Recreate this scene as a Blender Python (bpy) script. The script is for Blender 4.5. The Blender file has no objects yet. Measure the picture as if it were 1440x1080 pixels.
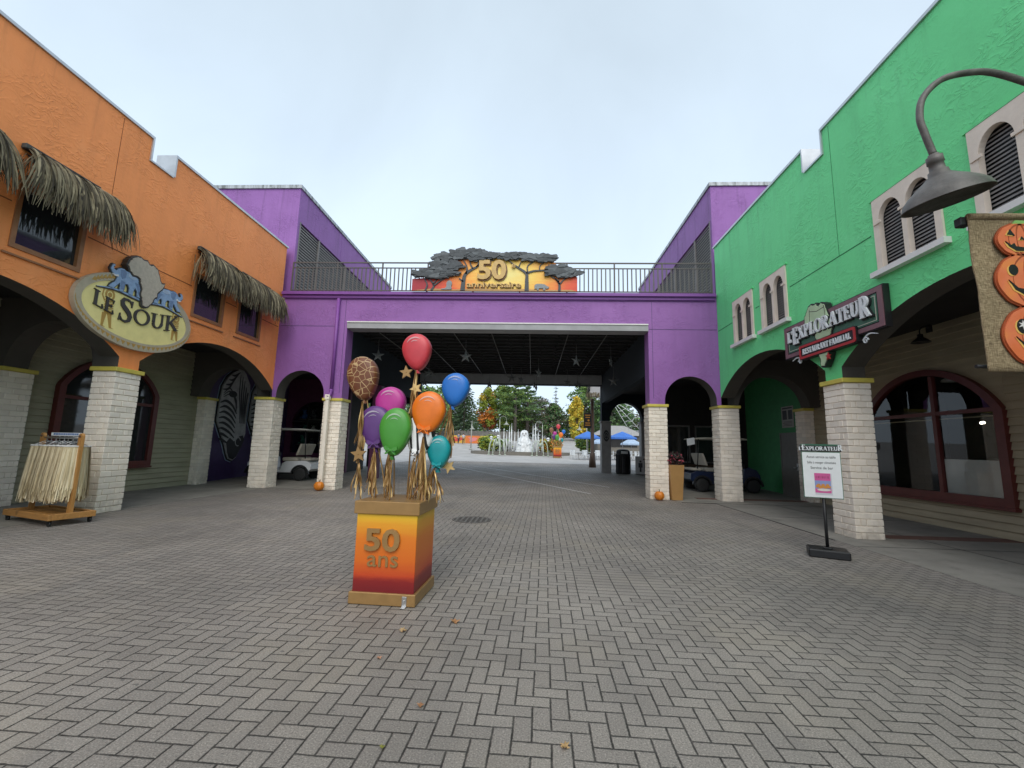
import bpy, bmesh, math, random
from mathutils import Vector, Matrix, geometry, noise as mnoise
random.seed(11)
R = math.radians
S = bpy.context.scene
COL = S.collection
PI = math.pi

# ------------------------------------------------------------------ helpers
class MB:
    """collects simple shapes and links them as ONE mesh object"""
    def __init__(s): s.v = []; s.f = []; s.m = []; s.sm = []
    def add(s, vs, fs, mi=0, smooth=False):
        o = len(s.v); s.v += [tuple(p) for p in vs]
        for f in fs:
            s.f.append([i + o for i in f]); s.m.append(mi); s.sm.append(smooth)
    def box(s, a, b, mi=0, M=None):
        x0, y0, z0 = a; x1, y1, z1 = b
        vs = [Vector(p) for p in ((x0,y0,z0),(x1,y0,z0),(x1,y1,z0),(x0,y1,z0),(x0,y0,z1),(x1,y0,z1),(x1,y1,z1),(x0,y1,z1))]
        if M: vs = [M @ p for p in vs]
        s.add(vs, [(0,3,2,1),(4,5,6,7),(0,1,5,4),(1,2,6,5),(2,3,7,6),(3,0,4,7)], mi)
    def cbox(s, a, b, c=.01, mi=0, M=None):
        """box with chamfered edges"""
        lo = Vector(a); hi = Vector(b); vs = []; idx = {}
        for sx in (0,1):
            for sy in (0,1):
                for sz in (0,1):
                    for ax in range(3):
                        p = [hi.x if sx else lo.x, hi.y if sy else lo.y, hi.z if sz else lo.z]
                        for k in range(3):
                            if k != ax: p[k] += -c if (sx,sy,sz)[k] else c
                        idx[(sx,sy,sz,ax)] = len(vs); vs.append(M @ Vector(p) if M else Vector(p))
        fs = []
        for ax in range(3):
            o = [k for k in range(3) if k != ax]
            for sd in (0,1):
                q = []
                for (a1,b1) in ((0,0),(1,0),(1,1),(0,1)):
                    k = [0,0,0]; k[ax] = sd; k[o[0]] = a1; k[o[1]] = b1; q.append(idx[(*k,ax)])
                if (sd == 1) == (ax == 1): q.reverse()
                fs.append(q)
        for ax in range(3):
            o = [k for k in range(3) if k != ax]
            for a1 in (0,1):
                for b1 in (0,1):
                    k0 = [0,0,0]; k0[o[0]] = a1; k0[o[1]] = b1; k1 = list(k0); k1[ax] = 1
                    fs.append([idx[(*k0,o[0])], idx[(*k1,o[0])], idx[(*k1,o[1])], idx[(*k0,o[1])]])
        for sx in (0,1):
            for sy in (0,1):
                for sz in (0,1): fs.append([idx[(sx,sy,sz,k)] for k in range(3)])
        s.add(vs, fs, mi)
    def tube(s, pts, r, n=8, mi=0, cap=True, smooth=True):
        pts = [Vector(p) for p in pts]; N = len(pts)
        rs = r if isinstance(r, (list, tuple)) else [r]*N
        t0 = (pts[1]-pts[0]).normalized()
        up = Vector((0,0,1)) if abs(t0.z) < .9 else Vector((1,0,0))
        nn = t0.cross(up).normalized(); vs = []
        for i in range(N):
            t = (pts[min(i+1,N-1)] - pts[max(i-1,0)]).normalized()
            nn = (nn - t*nn.dot(t)).normalized(); b = t.cross(nn)
            for k in range(n):
                a = 2*PI*k/n; vs.append(pts[i] + (nn*math.cos(a) + b*math.sin(a))*rs[i])
        fs = [(i*n+k, i*n+(k+1)%n, (i+1)*n+(k+1)%n, (i+1)*n+k) for i in range(N-1) for k in range(n)]
        s.add(vs, fs, mi, smooth)
        if cap: s.add(vs[:n], [list(range(n))[::-1]], mi); s.add(vs[-n:], [list(range(n))], mi)
    def lathe(s, prof, c=(0,0,0), n=20, mi=0, M=None, smooth=True):
        vs = []; c = Vector(c)
        for (r, z) in prof:
            for k in range(n):
                a = 2*PI*k/n; p = Vector((r*math.cos(a), r*math.sin(a), z))
                vs.append(c + (M @ p if M else p))
        fs = [(i*n+k, i*n+(k+1)%n, (i+1)*n+(k+1)%n, (i+1)*n+k) for i in range(len(prof)-1) for k in range(n)]
        s.add(vs, fs, mi, smooth)
        if prof[0][0] > 1e-4: s.add(vs[:n], [list(range(n))[::-1]], mi)
        if prof[-1][0] > 1e-4: s.add(vs[-n:], [list(range(n))], mi)
    def slab(s, outer, fn, w0, w1, holes=(), mi=0, mside=None, mback=None, bev=0):
        """flat outline (with holes) given depth; fn maps (u,v,w) to a point"""
        loops = [list(outer)] + [list(h) for h in holes]
        tri = geometry.tessellate_polygon([[Vector((u,v,0)) for u,v in l] for l in loops])
        flat = [p for l in loops for p in l]
        s.add([fn(u,v,w0) for u,v in flat], tri, mi)
        s.add([fn(u,v,w1) for u,v in flat], [t[::-1] for t in tri], mi if mback is None else mback)
        for l in loops:
            n = len(l)
            for i in range(n):
                p, q = l[i], l[(i+1)%n]
                k = mside(p, q) if callable(mside) else (mi if mside is None else mside)
                s.add([fn(*p,w0), fn(*q,w0), fn(*q,w1), fn(*p,w1)], [(0,1,2,3)], k)
    def ribbon(s, pts, ws, fn, w0, w1, mi=0, closed=False):
        """a brush stroke with depth"""
        n = len(pts); P = [Vector((p[0],p[1])) for p in pts]
        if not isinstance(ws, (list, tuple)): ws = [ws]*n
        Lp, Rp = [], []
        for i in range(n):
            a = P[(i-1)%n] if closed else P[max(i-1,0)]; b = P[(i+1)%n] if closed else P[min(i+1,n-1)]
            t = (b-a).normalized(); nr = Vector((-t.y, t.x))*ws[i]*.5
            Lp.append(P[i]+nr); Rp.append(P[i]-nr)
        for i in range(n if closed else n-1):
            j = (i+1) % n
            q = [Lp[i],Lp[j],Rp[j],Rp[i]]
            vs = [fn(p.x,p.y,w0) for p in q] + [fn(p.x,p.y,w1) for p in q]
            fs = [(0,1,2,3),(7,6,5,4),(0,4,5,1),(2,6,7,3)]
            if not closed and i == 0: fs.append((0,3,7,4))
            if not closed and j == n-1: fs.append((1,5,6,2))
            s.add(vs, fs, mi)
    def ball(s, c, r, mi=0, nu=12, nv=8, M=None):
        c = Vector(c); r = Vector(r) if not isinstance(r,(int,float)) else Vector((r,r,r)); vs = []
        for i in range(nv+1):
            a = PI*i/nv
            for k in range(nu):
                b = 2*PI*k/nu
                p = Vector((r.x*math.sin(a)*math.cos(b), r.y*math.sin(a)*math.sin(b), r.z*math.cos(a)))
                vs.append(c + (M @ p if M else p))
        s.add(vs, [(i*nu+k,(i+1)*nu+k,(i+1)*nu+(k+1)%nu,i*nu+(k+1)%nu) for i in range(nv) for k in range(nu)], mi, True)
    def build(s, name, mats, parent=None, recalc=True, merge=True, world=False):
        me = bpy.data.meshes.new(name)
        me.from_pydata(s.v, [], s.f)
        me.polygons.foreach_set('material_index', s.m); me.polygons.foreach_set('use_smooth', s.sm)
        if recalc:
            bm = bmesh.new(); bm.from_mesh(me)
            if merge: bmesh.ops.remove_doubles(bm, verts=bm.verts, dist=1e-5)
            bmesh.ops.recalc_face_normals(bm, faces=bm.faces); bm.to_mesh(me); bm.free()
        for m in (mats if isinstance(mats, (list, tuple)) else [mats]): me.materials.append(m)
        o = bpy.data.objects.new(name, me); COL.objects.link(o)
        if parent:
            o.parent = parent
            if world and parent.type == 'EMPTY': o.matrix_parent_inverse = Matrix.Translation(-Vector(parent.location))
        return o

def tag(o, label=None, cat=None, group=None, kind=None):
    if label: o['label'] = label
    if cat: o['category'] = cat
    if group: o['group'] = group
    if kind: o['kind'] = kind
    return o
def empty(name, loc=(0,0,0), rz=0, label=None, cat=None, group=None):
    o = bpy.data.objects.new(name, None); COL.objects.link(o); o.empty_display_size = .2
    o.location = loc; o.rotation_euler = (0,0,rz)
    return tag(o, label, cat, group)
def copy_tree(o, parent=None):
    c = o.copy(); COL.objects.link(c)
    if parent: c.parent = parent
    for ch in list(o.children): copy_tree(ch, c)
    return c
def dup(root, loc, rz=0, label=None, scale=None):
    c = copy_tree(root); c.location = loc; c.rotation_euler = (0,0,rz)
    if scale: c.scale = (scale,)*3
    if label: c['label'] = label
    return c
XY = lambda u,v,w: (u,v,w)
def plX(x0, d=1, y0=0, z0=0, sy=1):     # (u->y, v->z, w-> x outwards d)
    return lambda u,v,w: (x0 + d*w, y0 + sy*u, z0 + v)
def plY(y0, x0=0, z0=0, s=1):           # facing -y : u->x, v->z, w towards viewer (-y)
    return lambda u,v,w: (x0 + s*u, y0 - w, z0 + s*v)
def arc_pts(y0, y1, z0, rise, n=18):
    """segmental arch from (y0,z0) over to (y1,z0)"""
    h = (y1-y0)/2; c = (y0+y1)/2; Rr = (h*h + rise*rise)/(2*rise); a = math.asin(min(1, h/Rr))
    if rise > h: a = PI - a
    return [(c + Rr*math.sin(-a + 2*a*i/n), z0 + rise - Rr + Rr*math.cos(-a + 2*a*i/n)) for i in range(n+1)]
def ell_pts(cx, cz, a, b, t0=0, t1=2*PI, n=40, close=False):
    return [(cx + a*math.cos(t0+(t1-t0)*i/n), cz + b*math.sin(t0+(t1-t0)*i/n)) for i in range(n + (0 if not close else 1))]
def bez(p, n=10):
    """smooth curve through points (Catmull-Rom)"""
    P = [Vector(q) for q in p]; P = [2*P[0]-P[1]] + P + [2*P[-1]-P[-2]]; out = []
    for i in range(1, len(P)-2):
        for k in range(n):
            t = k/n
            out.append(.5*((2*P[i]) + (-P[i-1]+P[i+1])*t + (2*P[i-1]-5*P[i]+4*P[i+1]-P[i+2])*t*t + (-P[i-1]+3*P[i]-3*P[i+1]+P[i+2])*t**3))
    out.append(P[-2]); return out

# ------------------------------------------------------------------ materials
def srgb(r, g, b):
    f = lambda c: (c/255)/12.92 if c/255 <= .04045 else ((c/255+.055)/1.055)**2.4
    return (f(r), f(g), f(b), 1)
class NT:
    def __init__(s, name):
        s.mat = bpy.data.materials.new(name); s.mat.use_nodes = True
        s.t = s.mat.node_tree; s.b = s.t.nodes['Principled BSDF']; s.L = s.t.links
    def n(s, ty, **k):
        o = s.t.nodes.new(ty)
        for a, b in k.items():
            if a in ('ins',): continue
            setattr(o, a, b)
        return o
    def m(s, op, a, b=0, c=0):
        o = s.t.nodes.new('ShaderNodeMath'); o.operation = op
        for i, x in enumerate((a, b, c)):
            if hasattr(x, 'is_linked'): s.L.new(x, o.inputs[i])
            else: o.inputs[i].default_value = x
        return o.outputs[0]
    def pos(s, obj=False):
        if obj: return s.n('ShaderNodeTexCoord').outputs['Object']
        return s.n('ShaderNodeNewGeometry').outputs['Position']
    def mapv(s, v, scale=(1,1,1), rot=(0,0,0), loc=(0,0,0)):
        o = s.n('ShaderNodeMapping'); s.L.new(v, o.inputs[0]); o.inputs['Scale'].default_value = scale
        o.inputs['Rotation'].default_value = rot; o.inputs['Location'].default_value = loc; return o.outputs[0]
    def noise(s, v, scale, detail=4, rough=.55, dist=0, out='Fac'):
        o = s.n('ShaderNodeTexNoise'); s.L.new(v, o.inputs['Vector']); o.inputs['Scale'].default_value = scale
        o.inputs['Detail'].default_value = detail; o.inputs['Roughness'].default_value = rough; o.inputs['Distortion'].default_value = dist
        return o.outputs[out]
    def ramp(s, f, stops):
        o = s.n('ShaderNodeValToRGB'); s.L.new(f, o.inputs[0]); e = o.color_ramp.elements
        while len(e) < len(stops): e.new(.5)
        for el, (p, c) in zip(e, stops):
            el.position = p; el.color = c if hasattr(c, '__len__') else (c,c,c,1)
        return o.outputs[0]
    def mix(s, f, a, b, bt='MIX'):
        o = s.n('ShaderNodeMix'); o.data_type = 'RGBA'; o.blend_type = bt
        for i, x in ((0,f),(6,a),(7,b)):
            if hasattr(x, 'is_linked'): s.L.new(x, o.inputs[i])
            else: o.inputs[i].default_value = x
        return o.outputs[2]
    def bump(s, h, strength=.3, dist=.01, prev=None):
        o = s.n('ShaderNodeBump'); s.L.new(h, o.inputs['Height']); o.inputs['Strength'].default_value = strength; o.inputs['Distance'].default_value = dist
        if prev: s.L.new(prev, o.inputs['Normal'])
        return o.outputs[0]
    def out(s, col=None, rough=None, nor=None, **k):
        for nm, x in (('Base Color',col),('Roughness',rough),('Normal',nor)):
            if x is None: continue
            if hasattr(x, 'is_linked'): s.L.new(x, s.b.inputs[nm])
            else: s.b.inputs[nm].default_value = x
        for a, x in k.items(): s.b.inputs[a.replace('_',' ')].default_value = x
        return s.mat
def scl(c, f): return (min(1,c[0]*f), min(1,c[1]*f), min(1,c[2]*f), 1)
def basic(name, c, rough=.6, var=.12, ns=6, bump=0, bs=40, metal=0, obj=False, **k):
    t = NT(name); p = t.pos(obj)
    col = t.ramp(t.noise(p, ns, 5), [(.3, scl(c,1-var)), (.7, scl(c,1+var))])
    nor = t.bump(t.noise(p, bs, 3), bump, .01) if bump else None
    return t.out(col, rough, nor, Metallic=metal, **k)

def stucco(name, c, c2, var=.1):
    t = NT(name); p = t.pos()
    big = t.noise(p, .55, 5, .6, .6)
    col = t.ramp(big, [(.3, scl(c,1-var)), (.55, c), (.75, c2)])
    st = t.noise(t.mapv(p, (1.6,1.6,.18)), 2.2, 5, .6)              # rain streaks run down
    col = t.mix(t.m('MULTIPLY', t.ramp(st, [(.50,0),(.72,1)]), .26), col, scl(c,.62))
    zz = t.n('ShaderNodeSeparateXYZ'); t.L.new(p, zz.inputs[0])
    drip = t.m('MULTIPLY', t.ramp(zz.outputs[2], [(0,0),(1,0)]) if False else t.m('MULTIPLY', t.m('GREATER_THAN', zz.outputs[2], 6.9), t.m('MULTIPLY', t.m('SUBTRACT', zz.outputs[2], 6.9), .8)), t.ramp(t.noise(t.mapv(p,(1,1,.05)), 5.5, 4, .6), [(.56,0),(.70,1)]))
    col = t.mix(t.m('MULTIPLY', t.m('MINIMUM', drip, 1), .30), col, scl(c,.40))
    dirt = t.noise(p, 26, 3)
    col = t.mix(t.m('MULTIPLY', t.ramp(dirt, [(.62,0),(.72,1)]), .12), col, scl(c,.55))
    trowel = t.noise(t.mapv(p, (1,.55,1), (.5,.3,.2)), 5.5, 3, .5, 1.6)
    ridge = t.ramp(t.m('ABSOLUTE', t.m('SUBTRACT', trowel, .5)), [(0,1),(.035,.25),(.16,0)])
    msk = t.ramp(t.noise(p, 1.3, 2), [(.42,0),(.6,1)])
    h = t.m('ADD', t.m('MULTIPLY', t.m('MULTIPLY', ridge, msk), .9), t.m('ADD', t.m('MULTIPLY', t.noise(p, 9, 5, .6), .7), t.m('MULTIPLY', t.noise(p, 60, 2), .12)))
    return t.out(col, .62, t.bump(h, .55, .018))

M = {}
M['orange'] = stucco('orange_stucco', (.93,.305,.085,1), (.95,.345,.115,1))
M['green'] = stucco('green_stucco', (.15,.71,.27,1), (.18,.75,.31,1))
M['purple'] = stucco('purple_stucco', (.285,.115,.37,1), (.32,.135,.41,1))
M['purple_trim'] = basic('purple_paint', (.20,.06,.29,1), .5, .08)
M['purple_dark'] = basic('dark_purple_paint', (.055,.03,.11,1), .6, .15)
M['maroon'] = basic('maroon_paint', (.10,.02,.06,1), .6, .15)
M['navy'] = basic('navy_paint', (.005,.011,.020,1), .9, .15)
M['taupe'] = basic('taupe_paint', (.16,.145,.12,1), .8, .1, 3, .15)
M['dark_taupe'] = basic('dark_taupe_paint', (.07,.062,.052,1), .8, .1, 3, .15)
M['flash'] = basic('metal_flashing', (.52,.54,.56,1), .38, .12, 3, 0, metal=.55)
M['flash_stained'] = None
M['white_trim'] = basic('white_paint', (.72,.70,.67,1), .5, .06, 5)
M['yellow'] = basic('yellow_paint', (.60,.50,.09,1), .5, .1, 5)
M['beige'] = basic('beige_stone_paint', (.72,.62,.52,1), .65, .08, 4, .3, 22)
M['brown_red'] = basic('oxblood_paint', (.105,.018,.014,1), .42, .15, 6)
M['louver'] = basic('grey_louver', (.20,.185,.175,1), .6, .2, 8)
M['rail'] = basic('grey_brown_railing_paint', (.085,.072,.065,1), .5, .1)
M['black'] = basic('black_paint', (.012,.012,.013,1), .45, .2)
M['black_rough'] = basic('black_ceiling', (.022,.022,.023,1), .8, .3, 4)
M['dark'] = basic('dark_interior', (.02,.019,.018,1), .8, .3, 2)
M['pipe'] = basic('conduit_grey', (.16,.16,.16,1), .5, .1)
M['rubber'] = basic('tyre_rubber', (.016,.016,.016,1), .75, .2)
M['chrome'] = basic('steel', (.55,.55,.55,1), .3, .1, metal=.9)
M['gold'] = basic('gold_bronze_paint', (.34,.20,.075,1), .38, .1, 8, metal=.35)
M['gold_light'] = basic('pale_gold_paint', (.62,.42,.17,1), .4, .1, 8, metal=.2)
M['wood'] = None
M['concrete'] = None

def siding_mat(name, c):
    t = NT(name); p = t.pos()
    col = t.ramp(t.noise(t.mapv(p,(1,1,6)), 1.2, 5), [(.3,scl(c,.85)),(.7,scl(c,1.12))])
    spl = t.ramp(t.noise(p, 9, 4), [(.64,0),(.75,1)])
    col = t.mix(t.m('MULTIPLY', spl, .22), col, scl(c,.5))
    return t.out(col, .68, t.bump(t.noise(t.mapv(p,(1,1,12)), 6, 4), .15, .008))
M['siding_l'] = siding_mat('olive_siding', (.35,.33,.23,1))
M['siding_r'] = siding_mat('tan_siding', (.36,.31,.21,1))

def painted_brick():
    t = NT('painted_brick'); p = t.pos()
    col = t.ramp(t.noise(p, 3.5, 5), [(.3,(.85,.76,.64,1)),(.7,(.91,.83,.72,1))])
    gi = t.n('ShaderNodeNewGeometry'); col = t.mix(1, col, t.ramp(gi.outputs['Random Per Island'], [(0,.90),(1,1.08)]), 'MULTIPLY')
    low = t.n('ShaderNodeSeparateXYZ'); t.L.new(p, low.inputs[0])
    g = t.ramp(low.outputs[2], [(0,1),(.30,.45),(.8,.08),(1.0,.08)])
    grime = t.m('MULTIPLY', g, t.ramp(t.noise(p, 7, 5), [(.35,0),(.7,1)]))
    col = t.mix(t.m('MULTIPLY', grime, .55), col, (.22,.18,.14,1))
    spot = t.ramp(t.noise(p, 34, 3), [(.70,0),(.76,1)])
    col = t.mix(t.m('MULTIPLY', spot, .35), col, (.3,.22,.17,1))
    return t.out(col, .6, t.bump(t.m('ADD', t.noise(p, 14, 5), t.m('MULTIPLY', t.noise(p, 70, 2), .3)), .5, .012))
M['brick'] = painted_brick()
def mortar(): return basic('painted_mortar', (.72,.65,.56,1), .8, .10, 6, .3)
M['mortar'] = mortar()

def concrete(name, c, stain=.5):
    t = NT(name); p = t.pos()
    col = t.ramp(t.noise(p, .9, 6, .65), [(.3,scl(c,.72)),(.7,scl(c,1.18))])
    col = t.mix(t.m('MULTIPLY', t.ramp(t.noise(p, 3.7, 5), [(.55,0),(.72,1)]), stain), col, scl(c,.45))
    col = t.mix(t.m('MULTIPLY', t.ramp(t.noise(p, 120, 2), [(.5,0),(.6,1)]), .18), col, scl(c,.5))
    return t.out(col, .8, t.bump(t.noise(p, 90, 3), .25, .004))
M['concrete'] = concrete('concrete_walk', (.25,.235,.205,1))
M['plaza'] = concrete('plaza_asphalt', (.40,.385,.37,1), .2)
M['red_paver'] = concrete('red_paver_band', (.16,.085,.065,1))
M['line'] = basic('worn_line_paint', (.55,.55,.54,1), .7, .3, 12)

def wood_mat(name, c, ax=2):
    t = NT(name); p = t.pos(True); sc = [9,9,9]; sc[ax] = .7
    g = t.noise(t.mapv(p, sc), 3, 5, .6, .6)
    col = t.ramp(g, [(.25,scl(c,.72)),(.5,c),(.75,scl(c,1.22))])
    kn = t.ramp(t.noise(p, 5.5, 1), [(.70,0),(.76,1)])
    col = t.mix(t.m('MULTIPLY', kn, .6), col, scl(c,.35))
    return t.out(col, .5, t.bump(g, .12, .004))
M['wood'] = wood_mat('pine_wood', (.44,.215,.06,1))
M['wood_x'] = wood_mat('pine_plank', (.42,.205,.06,1), 0)
M['wood_dark'] = wood_mat('brown_wood', (.08,.045,.025,1))

def flash_stained():
    t = NT('stained_flashing'); p = t.pos()
    f = t.noise(t.mapv(p,(3,3,.6)), 2.5, 5, .7)
    return t.out(t.ramp(f, [(.38,(.16,.17,.16,1)),(.5,(.36,.38,.39,1)),(.7,(.52,.55,.57,1))]), .5, None, Metallic=.3)
M['flash_stained'] = flash_stained()

def paving():
    """45 cm of maths: a herringbone of 2:1 pavers, each with its own tone"""
    t = NT('herringbone_pavers'); p = t.pos()
    q = t.mapv(p, (1/.104,1/.104,1), (0,0,R(1.6)), (.4,.2,0))
    wob = t.noise(p, 1.7, 2, .5, 0, 'Color')
    wv = t.n('ShaderNodeVectorMath', operation='SCALE'); t.L.new(wob, wv.inputs[0]); wv.inputs['Scale'].default_value = .16
    av = t.n('ShaderNodeVectorMath', operation='ADD'); t.L.new(q, av.inputs[0]); t.L.new(wv.outputs[0], av.inputs[1])
    sp = t.n('ShaderNodeSeparateXYZ'); t.L.new(av.outputs[0], sp.inputs[0]); u, v = sp.outputs[0], sp.outputs[1]
    i, j = t.m('FLOOR', u), t.m('FLOOR', v); fu, fv = t.m('SUBTRACT', u, i), t.m('SUBTRACT', v, j)
    k = t.m('FLOORED_MODULO', t.m('SUBTRACT', i, j), 4)
    # a re-laid patch of stacked pavers
    ps = t.n('ShaderNodeSeparateXYZ'); t.L.new(p, ps.inputs[0])
    inx = t.m('MULTIPLY', t.m('GREATER_THAN', ps.outputs[0], .42), t.m('LESS_THAN', ps.outputs[0], 1.5))
    iny = t.m('MULTIPLY', t.m('GREATER_THAN', ps.outputs[1], 4.75), t.m('LESS_THAN', ps.outputs[1], 5.75))
    patch = t.m('MULTIPLY', inx, iny)
    kp = t.m('FLOORED_MODULO', i, 2)
    k = t.m('ADD', t.m('MULTIPLY', k, t.m('SUBTRACT', 1, patch)), t.m('MULTIPLY', kp, patch))
    eq = lambda n: t.m('COMPARE', k, n, .1)
    k0, k1, k2, k3 = eq(0), eq(1), eq(2), eq(3)
    big = 5
    dl = t.m('ADD', fu, t.m('MULTIPLY', k1, big)); dr = t.m('ADD', t.m('SUBTRACT', 1, fu), t.m('MULTIPLY', k0, big))
    db = t.m('ADD', fv, t.m('MULTIPLY', k2, big)); dt = t.m('ADD', t.m('SUBTRACT', 1, fv), t.m('MULTIPLY', k3, big))
    d = t.m('MINIMUM', t.m('MINIMUM', dl, dr), t.m('MINIMUM', db, dt))
    edge = t.m('ADD', d, t.m('MULTIPLY', t.m('SUBTRACT', t.noise(p, 55, 3), .5), .10))
    joint = t.m('MULTIPLY', t.ramp(edge, [(.030,1),(.076,0)]), t.ramp(t.noise(p, 9, 3), [(.3,.74),(.6,1)]))
    cb = t.n('ShaderNodeCombineXYZ'); t.L.new(t.m('SUBTRACT', i, k1), cb.inputs[0]); t.L.new(t.m('ADD', j, k3), cb.inputs[1])
    wn = t.n('ShaderNodeTexWhiteNoise'); wn.noise_dimensions = '2D'; t.L.new(cb.outputs[0], wn.inputs['Vector'])
    base = t.ramp(wn.outputs['Value'], [(0,(.212,.190,.170,1)),(.5,(.236,.212,.190,1)),(.9,(.252,.227,.202,1)),(1,(.262,.234,.207,1))])
    sand = t.ramp(t.noise(p, 105, 3, .75), [(.27,.22),(.42,.78),(.57,1.12),(.74,2.3)])
    base = t.mix(.9, base, sand, 'MULTIPLY')
    grain = t.ramp(t.noise(p, 190, 1), [(.67,0),(.73,1)])
    base = t.mix(t.m('MULTIPLY', grain, .6), base, (.50,.47,.43,1))
    large = t.ramp(t.noise(p, .32, 5, .6), [(.3,.70),(.7,1.24)])
    base = t.mix(1, base, large, 'MULTIPLY')
    warm = t.m('MULTIPLY', t.ramp(t.noise(p, .8, 4), [(.5,0),(.7,1)]), .35)
    base = t.mix(warm, base, (.30,.26,.20,1))
    st = t.m('MULTIPLY', t.ramp(t.noise(p, 2.6, 5, .7), [(.60,0),(.74,1)]), .38)
    base = t.mix(st, base, (.10,.095,.09,1))
    trk = t.m('MULTIPLY', t.ramp(t.noise(t.mapv(p,(2.2,.16,1),(0,0,R(-14))), 1.1, 4, .6), [(.54,0),(.70,1)]), .30)
    base = t.mix(trk, base, (.11,.105,.10,1))
    gum = t.m('MULTIPLY', t.ramp(t.noise(p, 16, 1), [(.745,0),(.765,1)]), .6)
    base = t.mix(gum, base, (.06,.058,.055,1))
    col = t.mix(joint, base, (.020,.018,.015,1))
    hgt = t.m('ADD', t.ramp(edge, [(.0,0),(.09,1)]), t.m('ADD', t.m('MULTIPLY', wn.outputs['Value'], .12), t.m('MULTIPLY', t.noise(p, 260, 2), .14)))
    rough = t.ramp(t.noise(p, 1.1, 3), [(.3,.62),(.7,.85)])
    return t.out(col, rough, t.bump(hgt, .6, .006))
M['paving'] = paving()

def glass(name, tint=(.02,.024,.026,1), rough=.04):
    t = NT(name); return t.out(tint, rough, None, IOR=1.5, Specular_IOR_Level=.75)
M['glass'] = glass('dark_window_glass')
def clear_glass():
    t = NT('shop_window_glass'); t.t.nodes.remove(t.b)
    tr = t.n('ShaderNodeBsdfTransparent'); tr.inputs[0].default_value = (.75,.78,.76,1)
    gl = t.n('ShaderNodeBsdfGlossy'); gl.inputs['Roughness'].default_value = .015
    fr = t.n('ShaderNodeFresnel'); fr.inputs[0].default_value = 1.5; gm = t.n('ShaderNodeNewGeometry'); fk = t.m('MULTIPLY', fr.outputs[0], t.m('SUBTRACT', 1, gm.outputs['Backfacing']))
    mx = t.n('ShaderNodeMixShader'); t.L.new(fk, mx.inputs[0]); t.L.new(tr.outputs[0], mx.inputs[1]); t.L.new(gl.outputs[0], mx.inputs[2])
    t.L.new(mx.outputs[0], t.t.nodes['Material Output'].inputs[0]); return t.mat
M['clear_glass'] = clear_glass()
def emit(name, c, s):
    t = NT(name); t.b.inputs['Emission Color'].default_value = c; t.b.inputs['Emission Strength'].default_value = s
    return t.out(c, .5)
M['lamp_on'] = emit('lit_bulb', (1,.9,.75,1), 4)
_pc = {}
def paint(c, rough=.45, var=.06):
    key = (tuple(round(x,3) for x in c), rough)
    if key not in _pc: _pc[key] = basic('paint_%d' % len(_pc), (*c[:3],1), rough, var, 7, .06, 60)
    return _pc[key]
# ------------------------------------------------------------------ the ground
def T(y):
    """height of the ground, y metres away: level court, then a gentle rise across the plaza"""
    P = [(-40,0),(14,0),(23.5,.26),(34,.36),(48,.40),(52,.52),(60,.95),(70,1.75),(90,3.0),(140,5.5),(260,9)]
    for (a,za),(b,zb) in zip(P, P[1:]):
        if y <= b: return za + (zb-za)*max(0,(y-a)/(b-a))
    return P[-1][1]
XL, XR, YB = -8.55, 5.85, 13.75
BL, BR = -11.4, 8.9            # back walls of the two arcades
def sheet(name, x0, x1, ys, dz, m, xa=None):
    b = MB(); vs = []
    for y in ys: vs += [(x0,y,T(y)+dz),(x1,y,T(y)+dz)]
    b.add(vs, [(2*i,2*i+1,2*i+3,2*i+2) for i in range(len(ys)-1)])
    return tag(b.build(name, m), kind='structure')
ysr = [-40,-5,0,5,10,14,15,16,18,21,23.5,27,30,34,40,48,52,56,60,65,70,80,90,110,140,260]
sheet('ground', -160, 160, ysr, -.012, M['plaza'])
sheet('paving', -8.75, 6.0, [-30,0,5,10,14,15,16,18,21,23.5,27,30,32.5], 0, M['paving'])
wl = MB()
for (x0, x1) in ((BL, -8.6), (5.35, BR+.05)):
    wl.box((x0,-30,-.05),(x1,13.2 if x0 > 0 else 13.9,.006)); 
tag(wl.build('concrete_walk', M['concrete']), kind='structure')
YF = [13.2,14,16,18,20,22,23.4]
sheet('arcade_floor', 4.35, BR+.05, YF, .006, M['concrete']); sheet('arcade_floor', BL, -6.9, [13.9]+YF[1:], .006, M['concrete'])
b = MB()
for (x, y0, y1) in ((5.33,-5,13.2),):
    b.box((x,8.2,0),(x+.018,y1,.0085))
b.box((4.36,13.18,0),(BR,13.21,.0095))
b.box((7.0,-5,0),(7.02,13.15,.0085)); 
for y in (1.5,4.6,7.7,10.8): b.box((5.38,y,0),(BR,y+.015,.0088))
tag(b.build('pavement_joints', M['black']), kind='structure')
b = MB()
for y in (8.5,14.2): b.box((6.5,y,0),(BR-.02,y+.35,.011)) if y < 10 else b.box((5.2,y,0),(BR-.02,y+.3,T(y+.3)+.010))

tag(b.build('red_paver_strip', M['red_paver']), kind='structure')
def line_strip(a, c, w=.075):
    b = MB(); a = Vector(a); c = Vector(c); n = 10; vs = []
    d = (c-a).normalized(); nr = Vector((-d.y, d.x))*w/2
    for i in range(n+1):
        p = a + (c-a)*i/n
        for q in (p+nr, p-nr): vs.append((q.x, q.y, T(q.y)+.007))
    b.add(vs, [(2*i,2*i+1,2*i+3,2*i+2) for i in range(n)])
    return b
b = line_strip((-4.6,25.2),(1.95,14.7)); b2 = line_strip((-3.4,26.0),(2.9,16.7))
b.add(b2.v, b2.f); tag(b.build('painted_lines', M['line']), kind='structure')

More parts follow.
